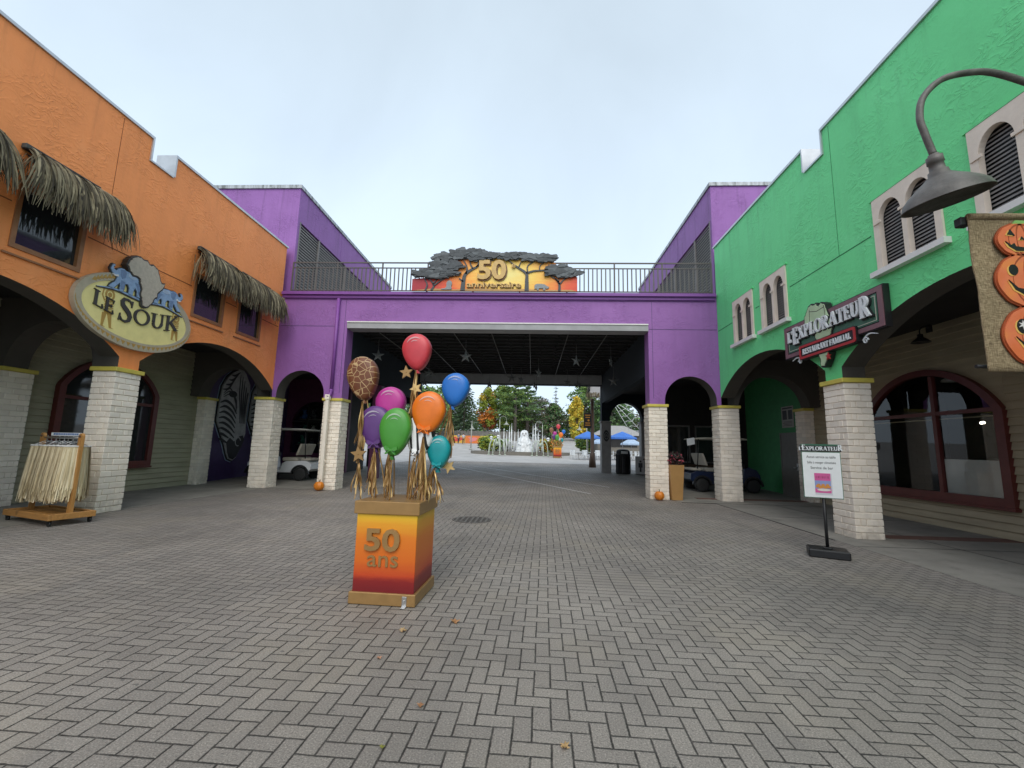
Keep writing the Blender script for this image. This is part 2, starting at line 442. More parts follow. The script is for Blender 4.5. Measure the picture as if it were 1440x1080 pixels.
# ------------------------------------------------------------------ shared building pieces
def brick_column(wx, wy, h, seed):
    """painted brick pier, every brick its own slightly uneven block; origin at base centre"""
    rnd = random.Random(seed); b = MB(); n = round(h/.119); ch = h/n
    b.box((-wx/2+.02,-wy/2+.02,0),(wx/2-.02,wy/2-.02,h), 1)
    for k in range(n):
        z0, z1 = k*ch+.006, (k+1)*ch-.006
        j = lambda: rnd.uniform(-.005,.005)
        odd = k % 2
        for sx in (-1,1):          # faces looking +-y : long bricks
            cut = (-.09 if odd else .12)*wx*sx + rnd.uniform(-.01,.01)
            for (u0,u1) in ((-wx/2+(.0 if odd else .10), cut),(cut, wx/2-(.0 if odd else .10))):
                y = sx*wy/2 + j()*sx; b.cbox((u0+.005, min(y, sx*(wy/2-.1)), z0+j()*.4), (u1-.005, max(y, sx*(wy/2-.1)), z1+j()*.4), .007)
        for sx in (-1,1):
            cut = (.13 if odd else -.1)*wy*sx + rnd.uniform(-.01,.01)
            for (u0,u1) in ((-wy/2+(.10 if odd else .0), cut),(cut, wy/2-(.10 if odd else .0))):
                x = sx*wx/2 + j()*sx; b.cbox((min(x, sx*(wx/2-.1)), u0+.005, z0+j()*.4), (max(x, sx*(wx/2-.1)), u1-.005, z1+j()*.4), .007)
    return b
_cm = {}
def column(root, x, y, wx=.58, wy=.58, h=2.84, seed=1, capm='yellow'):
    key = (wx, wy, h, seed)
    if key in _cm:
        c = bpy.data.objects.new('column', _cm[key][0]); COL.objects.link(c); k = bpy.data.objects.new('capital', _cm[key][1]); COL.objects.link(k)
    else:
        c = brick_column(wx, wy, h, seed).build('column', [M['brick'], M['mortar']], merge=False)
        q = MB(); q.cbox((-wx/2-.04,-wy/2-.04,h),(wx/2+.04,wy/2+.04,h+.085), .008); k = q.build('capital', M[capm])
        _cm[key] = (c.data, k.data)
    c.parent = root; c.matrix_parent_inverse = Matrix.Translation(-Vector(root.location)); c.location = (x, y, 0)
    k.parent = c; return c

def siding(y0, y1, z0, z1, X, d, pitch=.15):
    """lap boards on the plane x=X, facing direction d"""
    b = MB(); z = z0
    while z < z1-.001:
        t = min(z+pitch, z1)
        vs = []
        for y in (y0, y1): vs += [(X,y,z),(X+d*.034,y,z+.002),(X+d*.038,y,z+.012),(X+d*.004,y,t),(X,y,t)]
        b.add(vs, [(0,1,6,5),(1,2,7,6),(2,3,8,7),(0,4,3,2,1),(5,6,7,8,9)]); z = t
    return b

def arched_window(root, X, d, y0, y1, z0, spring, rise, mull, bar, fm='brown_red', gm='clear_glass', fw=.17, mwd=.09, name='window'):
    """broad painted frame with a mullion, a crossbar and one pane of glass"""
    fn = plX(X, d)
    outer = [(y0,z0)] + arc_pts(y0, y1, spring, rise, 24) + [(y1,z0)]
    inn = [(y0+fw,z0+fw)] + arc_pts(y0+fw, y1-fw, spring, rise-fw*.8, 24) + [(y1-fw,z0+fw)]
    b = MB(); b.slab(outer, fn, .075, -.05, [inn])
    b.slab([(y0-.02,z0-.05),(y1+.02,z0-.05),(y1+.02,z0-.002),(y0-.02,z0-.002)], fn, .10, -.02)
    w = b.build(name, M[fm], root, world=True)
    ib = MB(); top = lambda y: spring + (rise-fw*.8)*max(0,1-((y-(y0+y1)/2)/((y1-y0)/2-fw))**2) - .01
    for m in mull: ib.slab([(m-mwd/2,z0+fw),(m+mwd/2,z0+fw),(m+mwd/2,top(m)),(m-mwd/2,top(m))], fn, .055, -.03)
    e = sorted(mull); xs = [y0+fw] + [v for m in e for v in (m-mwd/2, m+mwd/2)] + [y1-fw]
    for a, c in zip(xs[::2], xs[1::2]): ib.slab([(a,bar-.04),(c,bar-.04),(c,bar+.04),(a,bar+.04)], fn, .05, -.03)
    ib.build('glazing_bar', M[fm], w)
    g = MB(); g.add([fn(u,v,.0) for u,v in inn], [list(range(len(inn)))] ); pn = g.build('pane', M[gm], w, recalc=False)
    if pn.data.polygons[0].normal.x*d < 0: pn.data.flip_normals()
    return w

def barn_lamp(name, loc, label, d, group):
    r = empty(name, loc, 0, label, 'lamp', group)
    b = MB(); b.lathe([(.17,-.05),(.175,-.045),(.13,.0),(.075,.045),(.05,.07),(.05,.13),(.0,.14)], n=18); b.build('lamp_shade', M['black'], r)
    b = MB(); b.tube(bez([(0,0,.13),(0,0,.22),(d*.06,0,.3),(d*.16,0,.3),(d*.2,0,.26)],5), .013, 6); b.box((d*.2-.02,-.06,.18),(d*.2+.02,.06,.34)); b.build('bracket', M['black'], r)
    return r

STUB = [(-2.60,-2.13),(2.90,3.37),(8.40,8.87)]
def arcade_building(name, X, d, Bx, wallm, sidm, label, seed):
    root = empty(name, (X, 8, 0), 0, label, 'building')
    fn = plX(X, d)
    low = [(-6,3.98)] + arc_pts(-7.63,-2.60,3.15,.88,18)[6:]
    for k,(a,c) in enumerate(STUB):
        low += [(a,2.925),(c,2.925)]
        nx = STUB[k+1][0] if k < 2 else 13.74
        low += arc_pts(c, nx, 3.15, .90, 22)
    outer = low + [(13.745,8.09),(9.02,8.09),(9.02,7.56),(8.42,7.56),(8.42,8.09),(-6,8.09)]
    left = d > 0
    if left: wins = [(4.62,5.62),(6.29,7.32),(10.08,11.09),(11.75,12.73)]
    else: wins = [(4.43,5.64),(6.10,7.31),(9.93,11.08),(11.48,12.63)]
    zt = 5.62 if left else 5.86; zb = 4.58
    holes = [[(a,zb),(c,zb),(c,zt),(a,zt)] for a,c in wins]
    ms = lambda p, q: 1 if max(p[1],q[1]) < 4.3 and max(p[0],q[0]) < 13.743 else 0
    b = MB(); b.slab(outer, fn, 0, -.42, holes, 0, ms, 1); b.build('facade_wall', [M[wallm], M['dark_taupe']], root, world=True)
    # seam between the plaster panels
    b = MB(); edges = [-6] + [v for a,c in wins for v in (a-.1,c+.1)] + [13.7]
    for a,c in zip(edges[::2], edges[1::2]): b.slab([(a,5.27),(c,5.27),(c,5.288),(a,5.288)], fn, .004, -.01)
    b.build('plaster_seam', M['orange_dark' if left else 'green_dark'], root, world=True); b = MB()
    for y in ((7.72,) if left else (8.2,)): b.slab([(y,5.29),(y+.008,5.29),(y+.008,8.05),(y,8.05)], fn, .003, -.01)
    b.build('plaster_seam', M['orange_dark' if left else 'green_dark'], root, world=True)
    # metal coping that follows the notch in the parapet
    b = MB(); w0, w1 = .035, -.46
    def seg(y0, y1, z0, z1): b.slab([(y0,z0),(y1,z0),(y1,z1),(y0,z1)], fn, w0, w1)
    seg(-6,8.385,8.092,8.15); seg(8.385,8.425,7.60,8.15); seg(8.385,9.015,7.562,7.60); seg(9.015,9.055,7.60,8.15); seg(9.055,13.80,8.092,8.15)
    b.build('coping', M['flash'], root, world=True)
    # roof, arcade ceiling and end walls
    b = MB(); b.box((min(X-d*.44,X-d*7),-6,7.2),(max(X-d*.44,X-d*7),13.7,7.35)); b.build('roof', M['dark_taupe'], root, world=True)
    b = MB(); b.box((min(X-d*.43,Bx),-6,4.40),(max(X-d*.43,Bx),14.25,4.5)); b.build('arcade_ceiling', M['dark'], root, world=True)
    # back wall
    if left:
        b = siding(-6,14.5,0,4.4,Bx,d); bw = b.build('back_wall', M[sidm], root, world=True)
        for (a,c) in ((4.0,6.8),(9.72,12.5)):
            arched_window(root, Bx+d*.08, d, a, c, .70, 2.72, .85, [(a+c)/2], 2.45, gm='glass', fw=.15)
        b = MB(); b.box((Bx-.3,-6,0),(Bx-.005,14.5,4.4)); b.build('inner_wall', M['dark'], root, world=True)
    else:
        y0, y1 = 8.55, 12.02
        b = siding(-6,y0,0,4.4,Bx,d)
        for o in (siding(y1,14.5,0,4.4,Bx,d), siding(y0,y1,0,.58,Bx,d), siding(y0,y1,3.5,4.4,Bx,d)): b.add(o.v, o.f)
        b.slab([(y0,2.3),(y1,2.3),(y1,3.52),(y0,3.52)], plX(Bx+d*.004,d), 0, -.05, [arc_pts(y0+.05,y1-.05,2.32,1.08,20)])
        b.build('back_wall', M[sidm], root, world=True)
        arched_window(root, Bx+d*.03, d, y0, y1, .58, 2.42, 1.02, [9.98], 2.43)
    # piers, cross arches
    xc = X - d*.25
    for k, y in enumerate((-2.365, 3.135, 8.635)):
        column(root, X - d*.215, y, .50, .58, 2.84, 1 + k % 3)
        if left or k < 2: column(root, Bx + d*.17, y+.1, .30, .58, 2.84, 4)
    for y in ((-2.6, 2.9, 8.40, 13.80) if left else (-2.6, 2.9, 13.80)):
        xa, xb = sorted((X-d*.42, Bx)); s0, s1 = sorted((X-d*.56, Bx+d*.34))
        b = MB(); b.slab([(xa,4.4),(xa,2.925),(s0,2.925)] + arc_pts(s0,s1,2.95,.95,18) + [(s1,2.925),(xb,2.925),(xb,4.4)], lambda u,v,w,y=y: (u,y+w,v), 0, .46)
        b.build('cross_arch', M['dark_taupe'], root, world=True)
    column(root, xc, 14.08, .62, .58, 2.84, 2); column(root, Bx + d*.17, 14.4, .30, .5, 2.84, 5)
    return root, wins
M['orange_dark'] = basic('orange_groove', (.22,.055,.012,1), .8, .1); M['green_dark'] = basic('green_groove', (.015,.16,.05,1), .8, .1)

# ------------------------------------------------------------------ the orange shop on the left
OB, owins = arcade_building('orange_building', XL, 1, BL, 'orange', 'siding_l', 'long orange stucco shop building with thatched window awnings over an arcade', 0)
fnL = plX(XL, 1)
for (a, c) in owins:
    b = MB(); b.slab([(a-.045,4.535),(c+.045,4.535),(c+.045,5.66),(a-.045,5.66)], fnL, .022, -.1, [[(a+.03,4.615),(c-.03,4.615),(c-.03,5.6),(a+.03,5.6)]])
    b.slab([(a-.12,4.40),(c+.1,4.40),(c+.1,4.43),(a-.12,4.43)], fnL, .035, -.01)
    w = b.build('window', M['window_frame_l'] if 'window_frame_l' in M else M.setdefault('window_frame_l', basic('bronze_frame', (.30,.13,.05,1), .5, .15)), OB, world=True)
    g = MB(); g.slab([(a+.03,4.615),(c-.03,4.615),(c-.03,5.6),(a+.03,5.6)], fnL, -.05, -.07); g.build('pane', M['glass'], w)

def thatch_mat():
    t = NT('dry_palm_thatch'); p = t.pos()
    oi = t.n('ShaderNodeNewGeometry')
    c = t.ramp(oi.outputs['Random Per Island'], [(0,(.024,.018,.010,1)),(.3,(.085,.066,.036,1)),(.7,(.185,.15,.085,1)),(1,(.31,.26,.16,1))])
    n = t.ramp(t.noise(p, 5, 4), [(.3,.6),(.7,1.2)])
    return t.out(t.mix(1, c, n, 'MULTIPLY'), .85, None)
M['thatch'] = thatch_mat()
def thatch_blades(b, y0, y1, ztop, X, d, out, drop, n, rnd, flare=.14):
    """palm strips that lie over a curved awning and hang past its edge"""
    for _ in range(n):
        s = rnd.random(); lay = rnd.random()
        y = y0 + (y1-y0)*s; ln = rnd.uniform(.55,1.05); st = rnd.random()*.45
        dy = (s-.5)*2*flare*rnd.uniform(.4,1.6) + rnd.uniform(-.16,.16)
        lift = .02 + .07*lay; wd = rnd.uniform(.016,.034); sway = rnd.uniform(-.10,.10); ph = rnd.uniform(0,6); pts = []
        for k in range(7):
            q = st + (1.04-st)*ln*k/6 if ln < 1 else st + (1.05-st)*k/6
            a = q*PI/2
            x = (out*math.sin(min(a,1.75)) + lift*(1-q*.2)); z = ztop - drop*(.28*q + .72*q*q*1.0) + lift*.5
            if q > .8: z -= (q-.8)*.25; x += rnd.uniform(-.008,.008)
            pts.append(Vector((X + d*(x+.01), y + dy*q*q + sway*math.sin(ph+q*3.2)*q + rnd.uniform(-.004,.004), z)))
        vs = []
        tw = rnd.uniform(-.5,.5)
        for k, p in enumerate(pts):
            w = wd*(1-.85*(k/6)**2.2)
            o = Vector((d*w*tw, w, w*.3*tw)); vs += [p-o, p+o]
        b.add(vs, [(2*i,2*i+1,2*i+3,2*i+2) for i in range(6)])
def awning(y0, y1, r0, r1, ztop, seed, n):
    rnd = random.Random(seed)
    b = MB(); thatch_blades(b, y0, y1, ztop, XL, 1, .50, .96, n, rnd)
    for k in range(int(n*.12)):     # loose ends at the two sides
        s = rnd.choice((y0, y1)); sg = -1 if s == y0 else 1
        p0 = Vector((XL+.02+rnd.random()*.42, s, ztop-.1-rnd.random()*.5)); p1 = p0 + Vector((.08, sg*rnd.uniform(.05,.22), -rnd.uniform(.25,.5)))
        b.add([p0+Vector((.012,0,0)),p0-Vector((.012,0,0)),p1-Vector((.004,0,0)),p1+Vector((.004,0,0))], [(0,1,2,3)])
    a = b.build('thatched_awning', M['thatch'], OB, recalc=False, world=True)
    q = MB(); q.cbox((XL+.002,r0,ztop-.01),(XL+.10,r1,ztop+.085), .012); q.build('ridge_board', M['ridge'], a)
    q = MB(); fnq = plX(XL, 1)
    q.add([(XL+.01,y0+.08,ztop-.05),(XL+.01,y1-.08,ztop-.05),(XL+.34,y1-.1,ztop-.42),(XL+.34,y0+.1,ztop-.42),(XL+.46,y1-.12,ztop-.78),(XL+.46,y0+.12,ztop-.78)], [(0,1,2,3),(3,2,4,5)])
    q.build('awning_frame', M['dark'], a)
M['ridge'] = basic('weathered_board', (.055,.055,.05,1), .85, .35, 9)
awning(4.15,5.68,4.35,5.66,6.22,1,700)
awning(6.16,7.66,6.16,7.43,6.22,2,700)
awning(9.92,11.46,9.98,11.38,6.26,3,620)
awning(11.56,13.16,11.60,12.96,6.26,4,620)

# ------------------------------------------------------------------ the green restaurant on the right
GB, gwins = arcade_building('green_building', XR, -1, BR, 'green', 'siding_r', 'long green stucco restaurant building with twin arched louvred windows over an arcade', 3)
fnR = plX(XR, -1)
for (a, c) in gwins:
    mid = (a+c)/2; hw = (c-a)/2
    ho = []
    for s in (-1, 1):
        x0, x1 = sorted((mid+s*.045, mid+s*(hw-.115)))
        ho.append([(x0,4.60)] + [(x0+.0,5.42)] + ell_pts((x0+x1)/2, 5.42, (x1-x0)/2, .30, PI, 0, 14)[1:] + [(x1,5.42),(x1,4.60)])
    b = MB(); b.slab([(a+.003,4.585),(c-.003,4.585),(c-.003,5.857),(a+.003,5.857)], fnR, .03, -.055, ho)
    for s in (-1,0,1):     # little imposts at the springing
        q = mid + s*(hw-.10); b.slab([(q-.075,5.40),(q+.075,5.40),(q+.075,5.445),(q-.075,5.445)], fnR, .05, .028)
    w = b.build('window', M['beige'], GB, world=True)
    l = MB(); l.slab([(a+.02,4.6),(c-.02,4.6),(c-.02,5.84),(a+.02,5.84)], fnR, -.115, -.13, mi=1)
    z = 4.60
    while z < 5.80:
        l.add([fnR(a+.03,z,-.060),fnR(c-.03,z,-.060),fnR(c-.03,z+.038,-.078),fnR(a+.03,z+.038,-.078)], [(0,1,2,3)]); z += .058
    l.build('louvre', [M['louver'], M['black']], w)
    s = MB(); s.slab([(a-.07,4.49),(c+.07,4.49),(c+.07,4.58),(a-.07,4.58)], fnR, .11, -.02); s.build('sill', M['white_trim'], w)
    h = MB(); h.slab([(a-.05,5.862),(c+.05,5.862),(c+.05,5.90),(a-.05,5.90)], fnR, .035, -.01); h.build('head_trim', M['green'], w)

# the dark dining room behind the big window
b = MB()
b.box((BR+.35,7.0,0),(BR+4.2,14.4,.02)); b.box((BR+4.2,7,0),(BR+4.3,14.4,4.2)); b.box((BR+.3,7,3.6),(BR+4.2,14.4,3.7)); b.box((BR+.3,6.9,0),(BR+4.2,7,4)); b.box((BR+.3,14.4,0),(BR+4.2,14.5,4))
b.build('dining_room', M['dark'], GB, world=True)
b = MB(); b.cbox((BR+.45,8.62,.58),(BR+.50,10.55,1.45),.01); b2 = b.build('half_height_partition', M['white_trim']); tag(b2, 'white half height board standing inside the big restaurant window', 'partition')
b = MB(); b.cbox((BR+.36,8.72,.70),(BR+.40,9.18,1.10),.006); o = b.build('notice_card', paint(srgb(190,160,60))); tag(o, 'yellow card leaning on the white board inside the restaurant window', 'card')
b = MB(); b.slab([(8.76,1.02),(9.14,1.02),(9.14,1.07),(8.76,1.07)], plX(BR+.357,-1), 0, -.002); b.build('card_heading', M['black'], o)
r = empty('pendant_lamp', (BR+1.3,10.9,3.32), 0, 'white dome ceiling lamp hanging inside the restaurant window', 'lamp')
b = MB(); b.lathe([(.0,-.02),(.24,0),(.22,.05),(.12,.11),(.03,.14),(0,.15)]); b.build('lamp_shade', M['white_trim'], r)
b = MB(); b.tube([(0,0,.13),(0,0,.30)], .012, 6); b.build('cord', M['black'], r)
for k,(x,y,z) in enumerate(((2.2,11.3,2.35),(2.5,11.55,2.38),(2.3,9.6,2.4))):
    b = MB(); b.ball((BR+x,y,z), .035); b.build('ceiling_bulb', M['lamp_on'], GB, world=True)

barn_lamp('arcade_lamp', (BR-.55,9.55,3.98), 'black barn lamp on a bracket above the big restaurant window', 1, 'barn lamps in the arcades')
barn_lamp('arcade_lamp', (BL+.75,6.6,3.62), 'black barn lamp inside the first arch of the orange shop', -1, 'barn lamps in the arcades')
# ------------------------------------------------------------------ the purple building that bridges the court
PB = empty('purple_building', (-1.4, YB, 0), 0, 'purple stucco building bridging the court over a wide passage with a small arch each side', 'building')
fB = plY(YB)
OX0, OX1 = -6.22, 3.66
la = ell_pts(-7.62, 3.02, .80, .80, PI, 0, 22); ra = ell_pts(4.93, 3.02, .80, .80, PI, 0, 22)
outer = [(-8.56,2.925),(-8.42,2.925)] + la + [(-6.82,2.925),(OX0,2.925),(OX0,5.32),(OX1,5.32),(OX1,2.925),(4.13,2.925)] + ra + [(5.73,2.925),(5.86,2.925),(5.86,6.34),(-8.56,6.34)]
def msB(p, q):
    if p[0] == q[0] and p[0] in (OX0, OX1): return 0
    return 1 if max(p[1],q[1]) < 4 or (p[1] > 5 and q[1] > 5 and p[1] < 6) else 0
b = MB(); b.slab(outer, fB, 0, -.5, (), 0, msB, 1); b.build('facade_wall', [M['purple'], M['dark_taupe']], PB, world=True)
b = MB()
b.slab([(-8.5,6.40),(5.8,6.40),(5.8,6.50),(-8.5,6.50)], fB, .14, -.5); b.slab([(-8.5,6.30),(5.8,6.30),(5.8,6.397),(-8.5,6.397)], fB, .07, -.02)
b.slab([(-8.5,6.27),(5.8,6.27),(5.8,6.297),(-8.5,6.297)], fB, .03, -.02)
b.build('cornice', M['purple_trim'], PB, world=True)
b = MB(); b.slab([(OX0+.003,5.462),(OX1-.003,5.462),(OX1-.003,5.50),(OX0+.003,5.50)], fB, .06, -.02); b.build('drip_edge', M['white_trim'], PB, world=True)
b = MB(); b.slab([(OX0+.004,5.27),(OX1-.004,5.27),(OX1-.004,5.459),(OX0+.004,5.459)], fB, .035, -.48); b.build('lintel', M['lintel_grey'] if 'lintel_grey' in M else M.setdefault('lintel_grey', basic('grey_lintel_paint', (.33,.33,.34,1), .6, .15, 2)), PB, world=True)
b = MB()
for (a,c) in ((-8.5,OX0-.4),(OX1+.02,5.82)):
    b = MB(); b.slab([(a,5.33),(c,5.33),(c,5.345),(a,5.345)], fB, .004, -.01); b.build('plaster_seam', M['purple_dark'], PB, world=True)
for x in (-6.32, 3.78):
    b = MB(); b.slab([(x,3.1),(x+.012,3.1),(x+.012,6.25),(x,6.25)], fB, .003, -.01); b.build('plaster_seam', M['purple_dark'], PB, world=True)
# downpipe, painted purple above the capital and cream below it
b = MB(); b.tube([(-6.55,YB-.07,6.27),(-6.55,YB-.07,3.18)], .055, 10); b.tube(bez([(-6.55,YB-.07,3.2),(-6.56,YB-.10,3.05),(-6.60,YB-.19,2.93)],4), .058, 10)
dp = b.build('downpipe', M['purple_trim'], PB, world=True)
b = MB(); b.cbox((-6.66,YB-.20,.12),(-6.55,YB-.09,2.98),.01); b.cbox((-6.68,YB-.22,2.86),(-6.53,YB-.08,3.02),.01)
for z in (.9,2.2): b.box((-6.69,YB-.125,z),(-6.52,YB-.085,z+.03))
b.build('lower_pipe', M['brick'], dp, world=True)
column(PB, -6.52, 14.06, .60, .58, 2.84, 6); column(PB, 3.91, 14.06, .58, .58, 2.84, 7)
# roof deck and black ceiling
b = MB(); b.box((BL,14.26,6.22),(BR,23.9,6.36)); b.build('roof_deck', M['dark_taupe'], PB, world=True)
b = MB(); b.box((OX0,14.26,5.42),(OX1,23.2,5.5))
y = 14.7; rnd = random.Random(5)
while y < 23:
    b.box((OX0,y,5.34),(OX1,y+.05,5.419)); b.box((OX0,y+.25,5.40),(OX1,y+.262,5.419))
    for x in [OX0+.3+.62*k + rnd.uniform(-.1,.1) for k in range(16)]:
        if x < OX1-.1: b.box((x,y-.03,5.29),(x+.05,y+.05,5.339))
    y += .56
b.build('black_ceiling', M['black_rough'], PB, world=True)
for x in (-5.35,-4.05,-2.75,-1.45,-.15,1.15,2.45):
    b = MB(); b.tube([(x,14.4,5.30),(x,23.1,5.30)], .016, 6); b.build('ceiling_conduit', M['pipe'], PB, world=True)
# arcade ceilings and upstands at the two sides
for x0, x1 in ((BL,OX0-.26),(OX1+.26,BR)):
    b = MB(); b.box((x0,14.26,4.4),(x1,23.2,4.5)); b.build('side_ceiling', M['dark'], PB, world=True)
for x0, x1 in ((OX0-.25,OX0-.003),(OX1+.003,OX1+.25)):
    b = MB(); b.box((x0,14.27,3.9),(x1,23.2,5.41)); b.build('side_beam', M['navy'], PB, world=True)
b = MB(); b.cbox((OX0-.36,17.4,0),(OX0-.02,17.85,3.88),.02); b.build('passage_pier', M['maroon'], PB, world=True)
# far side of the passage
YR = 23.3
r2 = ell_pts(4.95, 3.00, .86, .95, PI, 0, 22)
fr = [(OX0-.5,2.9),(OX0,2.9),(OX0,4.86),(OX1,4.86),(OX1,2.9),(4.09,2.9)] + r2 + [(5.81,2.9),(BR,2.9),(BR,6.35),(BL,6.35),(BL,3.7),(OX0-.5,3.7)]
b = MB(); b.slab(fr, plY(YR), 0, -.5, (), 0); b.build('rear_wall', M['navy'], PB, world=True)
b = MB(); x = OX0+.02
b.slab([(OX0+.01,4.89),(OX1-.01,4.89),(OX1-.01,5.405),(OX0+.01,5.405)], plY(YR), .05, .004)
while x < OX1-.05:
    b.slab([(x,4.88),(x+.075,4.88),(x+.075,5.33),(x,5.33)], plY(YR), .065, .049); x += .095
b.build('rear_beam', M['beadboard'] if 'beadboard' in M else M.setdefault('beadboard', basic('grey_beadboard', (.36,.36,.36,1), .6, .1)), PB, world=True)
M['grey_pier'] = basic('grey_painted_pier', (.30,.29,.28,1), .7, .12, 4, .1)
for x0 in (OX1-.02, 5.72):
    b = MB(); b.cbox((x0,YR-.04,T(YR)-.02),(x0+.50,YR+.5,2.86),.02); b.cbox((x0-.05,YR-.09,2.86),(x0+.55,YR+.55,2.96),.015); p = b.build('rear_pier', M['grey_pier'], PB, world=True)
    if x0 < 4:
        b = MB(); b.slab(ell_pts(x0+.25,2.18,.15,.30,0,2*PI,20), plY(YR-.04), .02, 0); e = b.build('oval_plaque', M['black'], p, world=True)
        b = MB(); b.ribbon(ell_pts(x0+.25,2.18,.105,.17,0,2*PI,18), .02, plY(YR-.04), .028, .015, closed=True); b.ribbon([(x0+.2,2.13),(x0+.23,2.25),(x0+.25,2.16),(x0+.27,2.25),(x0+.3,2.13)], .018, plY(YR-.04), .03, .015)
        b.build('emblem', M['grey_pier'], e, world=True)
for x0,x1,z in ((BL-.2,BL+1.1,3.7),(6.4,BR,2.9)):
    b = MB(); b.cbox((x0,YR+.05,0),(x1,YR+.45,z),.02); b.build('rear_side_wall', M['maroon'], PB, world=True)
b = MB(); b.cbox((-8.9,YR-.02,0),(-8.62,YR+.3,3.69),.02); b.build('rear_post', M['dark'], PB, world=True)
# side walls under the building: purple with murals at the left, green with a door at the right
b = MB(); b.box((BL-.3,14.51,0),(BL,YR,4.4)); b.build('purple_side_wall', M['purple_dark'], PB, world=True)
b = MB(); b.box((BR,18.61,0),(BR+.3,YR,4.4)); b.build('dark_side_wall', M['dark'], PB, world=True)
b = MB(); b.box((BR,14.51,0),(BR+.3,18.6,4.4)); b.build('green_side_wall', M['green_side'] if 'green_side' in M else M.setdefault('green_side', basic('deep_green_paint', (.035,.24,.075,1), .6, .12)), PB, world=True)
b = MB(); b.cbox((BR-.035,15.05,.02),(BR-.003,16.05,2.15),.006); dr = b.build('door', M['grey_door'] if 'grey_door' in M else M.setdefault('grey_door', basic('grey_door_paint', (.17,.165,.15,1), .5, .08)), PB, world=True)
b = MB(); b.slab([(15.0,.02),(15.05,.02),(15.05,2.15),(16.05,2.15),(16.05,.02),(16.10,.02),(16.10,2.2),(15.0,2.2)], plX(BR,-1), .05, 0); b.build('door_frame', M['grey_door'], dr, world=True)
b = MB(); b.cbox((BR-.11,15.13,1.0),(BR-.04,15.17,1.04),.005); b.cbox((BR-.11,15.13,1.0),(BR-.085,15.28,1.03),.005); b.box((BR-.05,15.11,.93),(BR-.034,15.19,1.16)); b.build('handle', M['chrome'], dr, world=True)
# a shop front that looks across the passage at the left, a dark glazed front at the right
b = MB(); wa = [(-11.1,1.0)] + arc_pts(-11.1,-9.0,2.5,.85,16) + [(-9.0,1.0)]
b.slab([(BL,0),(-8.45,0),(-8.45,4.4),(BL,4.4)], plY(19.6), 0, -.2, [wa]); b.build('shop_front_wall', M['maroon'], PB, world=True)
b = MB(); b.add([plY(19.6)(u,v,-.05) for u,v in wa], [list(range(len(wa)))]); g = b.build('shop_window', M['clear_glass'], PB, world=True, recalc=False)
if g.data.polygons[0].normal.y > 0: g.data.flip_normals()
b = MB()
for x in (-10.4,-9.7): b.slab([(x,1.0),(x+.04,1.0),(x+.04,3.25),(x,3.25)], plY(19.6), .01, -.04)
b.slab([(-11.08,2.4),(-9.02,2.4),(-9.02,2.45),(-11.08,2.45)], plY(19.6), .012, -.04); b.build('glazing_bar', M['black'], g, world=True)
b = MB(); b.box((BL,21.6,0),(-8.45,21.7,4.4)); b.box((-8.55,19.8,0),(-8.45,21.6,4.4)); b.build('shop_inner_wall', M['dark'], PB, world=True)
b = MB()
for z in (1.35,1.95,2.55): b.box((-11.2,20.3,z),(-8.8,20.75,z+.03))
sh = b.build('shop_shelf', M['taupe'], PB, world=True)
rnd = random.Random(8); toycols = [srgb(210,205,200),srgb(60,110,180),srgb(150,60,50),srgb(190,170,120),srgb(90,90,95),srgb(60,120,110)]
for z in (1.38,1.98,2.58):
    for k in range(5):
        x = -10.95+.46*k+rnd.uniform(-.08,.08); b = MB(); w = rnd.uniform(.09,.15)
        b.ball((x,20.5,z+w), (w,w*.8,w)); b.ball((x+rnd.uniform(-.04,.04),20.45,z+w*2.3), w*.62)
        for s in (-1,1): b.ball((x+s*w*.55,20.45,z+w*2.85), w*.22); b.ball((x+s*w*.8,20.38,z+w*.5), (w*.35,w*.5,w*.3))
        tag(b.build('plush_toy', paint(rnd.choice(toycols), .9)), 'small plush toy on the dim shelves behind the white golf cart', 'toy', 'plush toys in the arcade shop')
b = MB(); b.slab([(5.4,0),(BR,0),(BR,4.4),(5.4,4.4)], plY(20.2), 0, -.2, [[(5.9,1.0),(7.1,1.0),(7.1,2.6),(5.9,2.6)],[(7.4,1.0),(8.6,1.0),(8.6,2.6),(7.4,2.6)]]); b.build('glazed_front', M['dark'], PB, world=True)
for (x0,x1) in ((5.9,7.1),(7.4,8.6)):
    b = MB(); b.slab([(x0-.04,.96),(x1+.04,.96),(x1+.04,2.64),(x0-.04,2.64)], plY(20.2), .02, -.04, [[(x0+.03,1.03),(x1-.03,1.03),(x1-.03,2.57),(x0+.03,2.57)]]); w = b.build('shop_window', M['pipe'], PB, world=True)
    b = MB(); b.slab([(x0+.03,1.03),(x1-.03,1.03),(x1-.03,2.57),(x0+.03,2.57)], plY(20.2), -.01, -.03); b.build('pane', M['glass'], w, world=True)
b = MB(); b.slab([(5.5,.05),(8.8,.05),(8.8,.9),(5.5,.9)], plY(20.2), .015, 0); b.build('lower_panel', M['wood_dark'], PB, world=True)

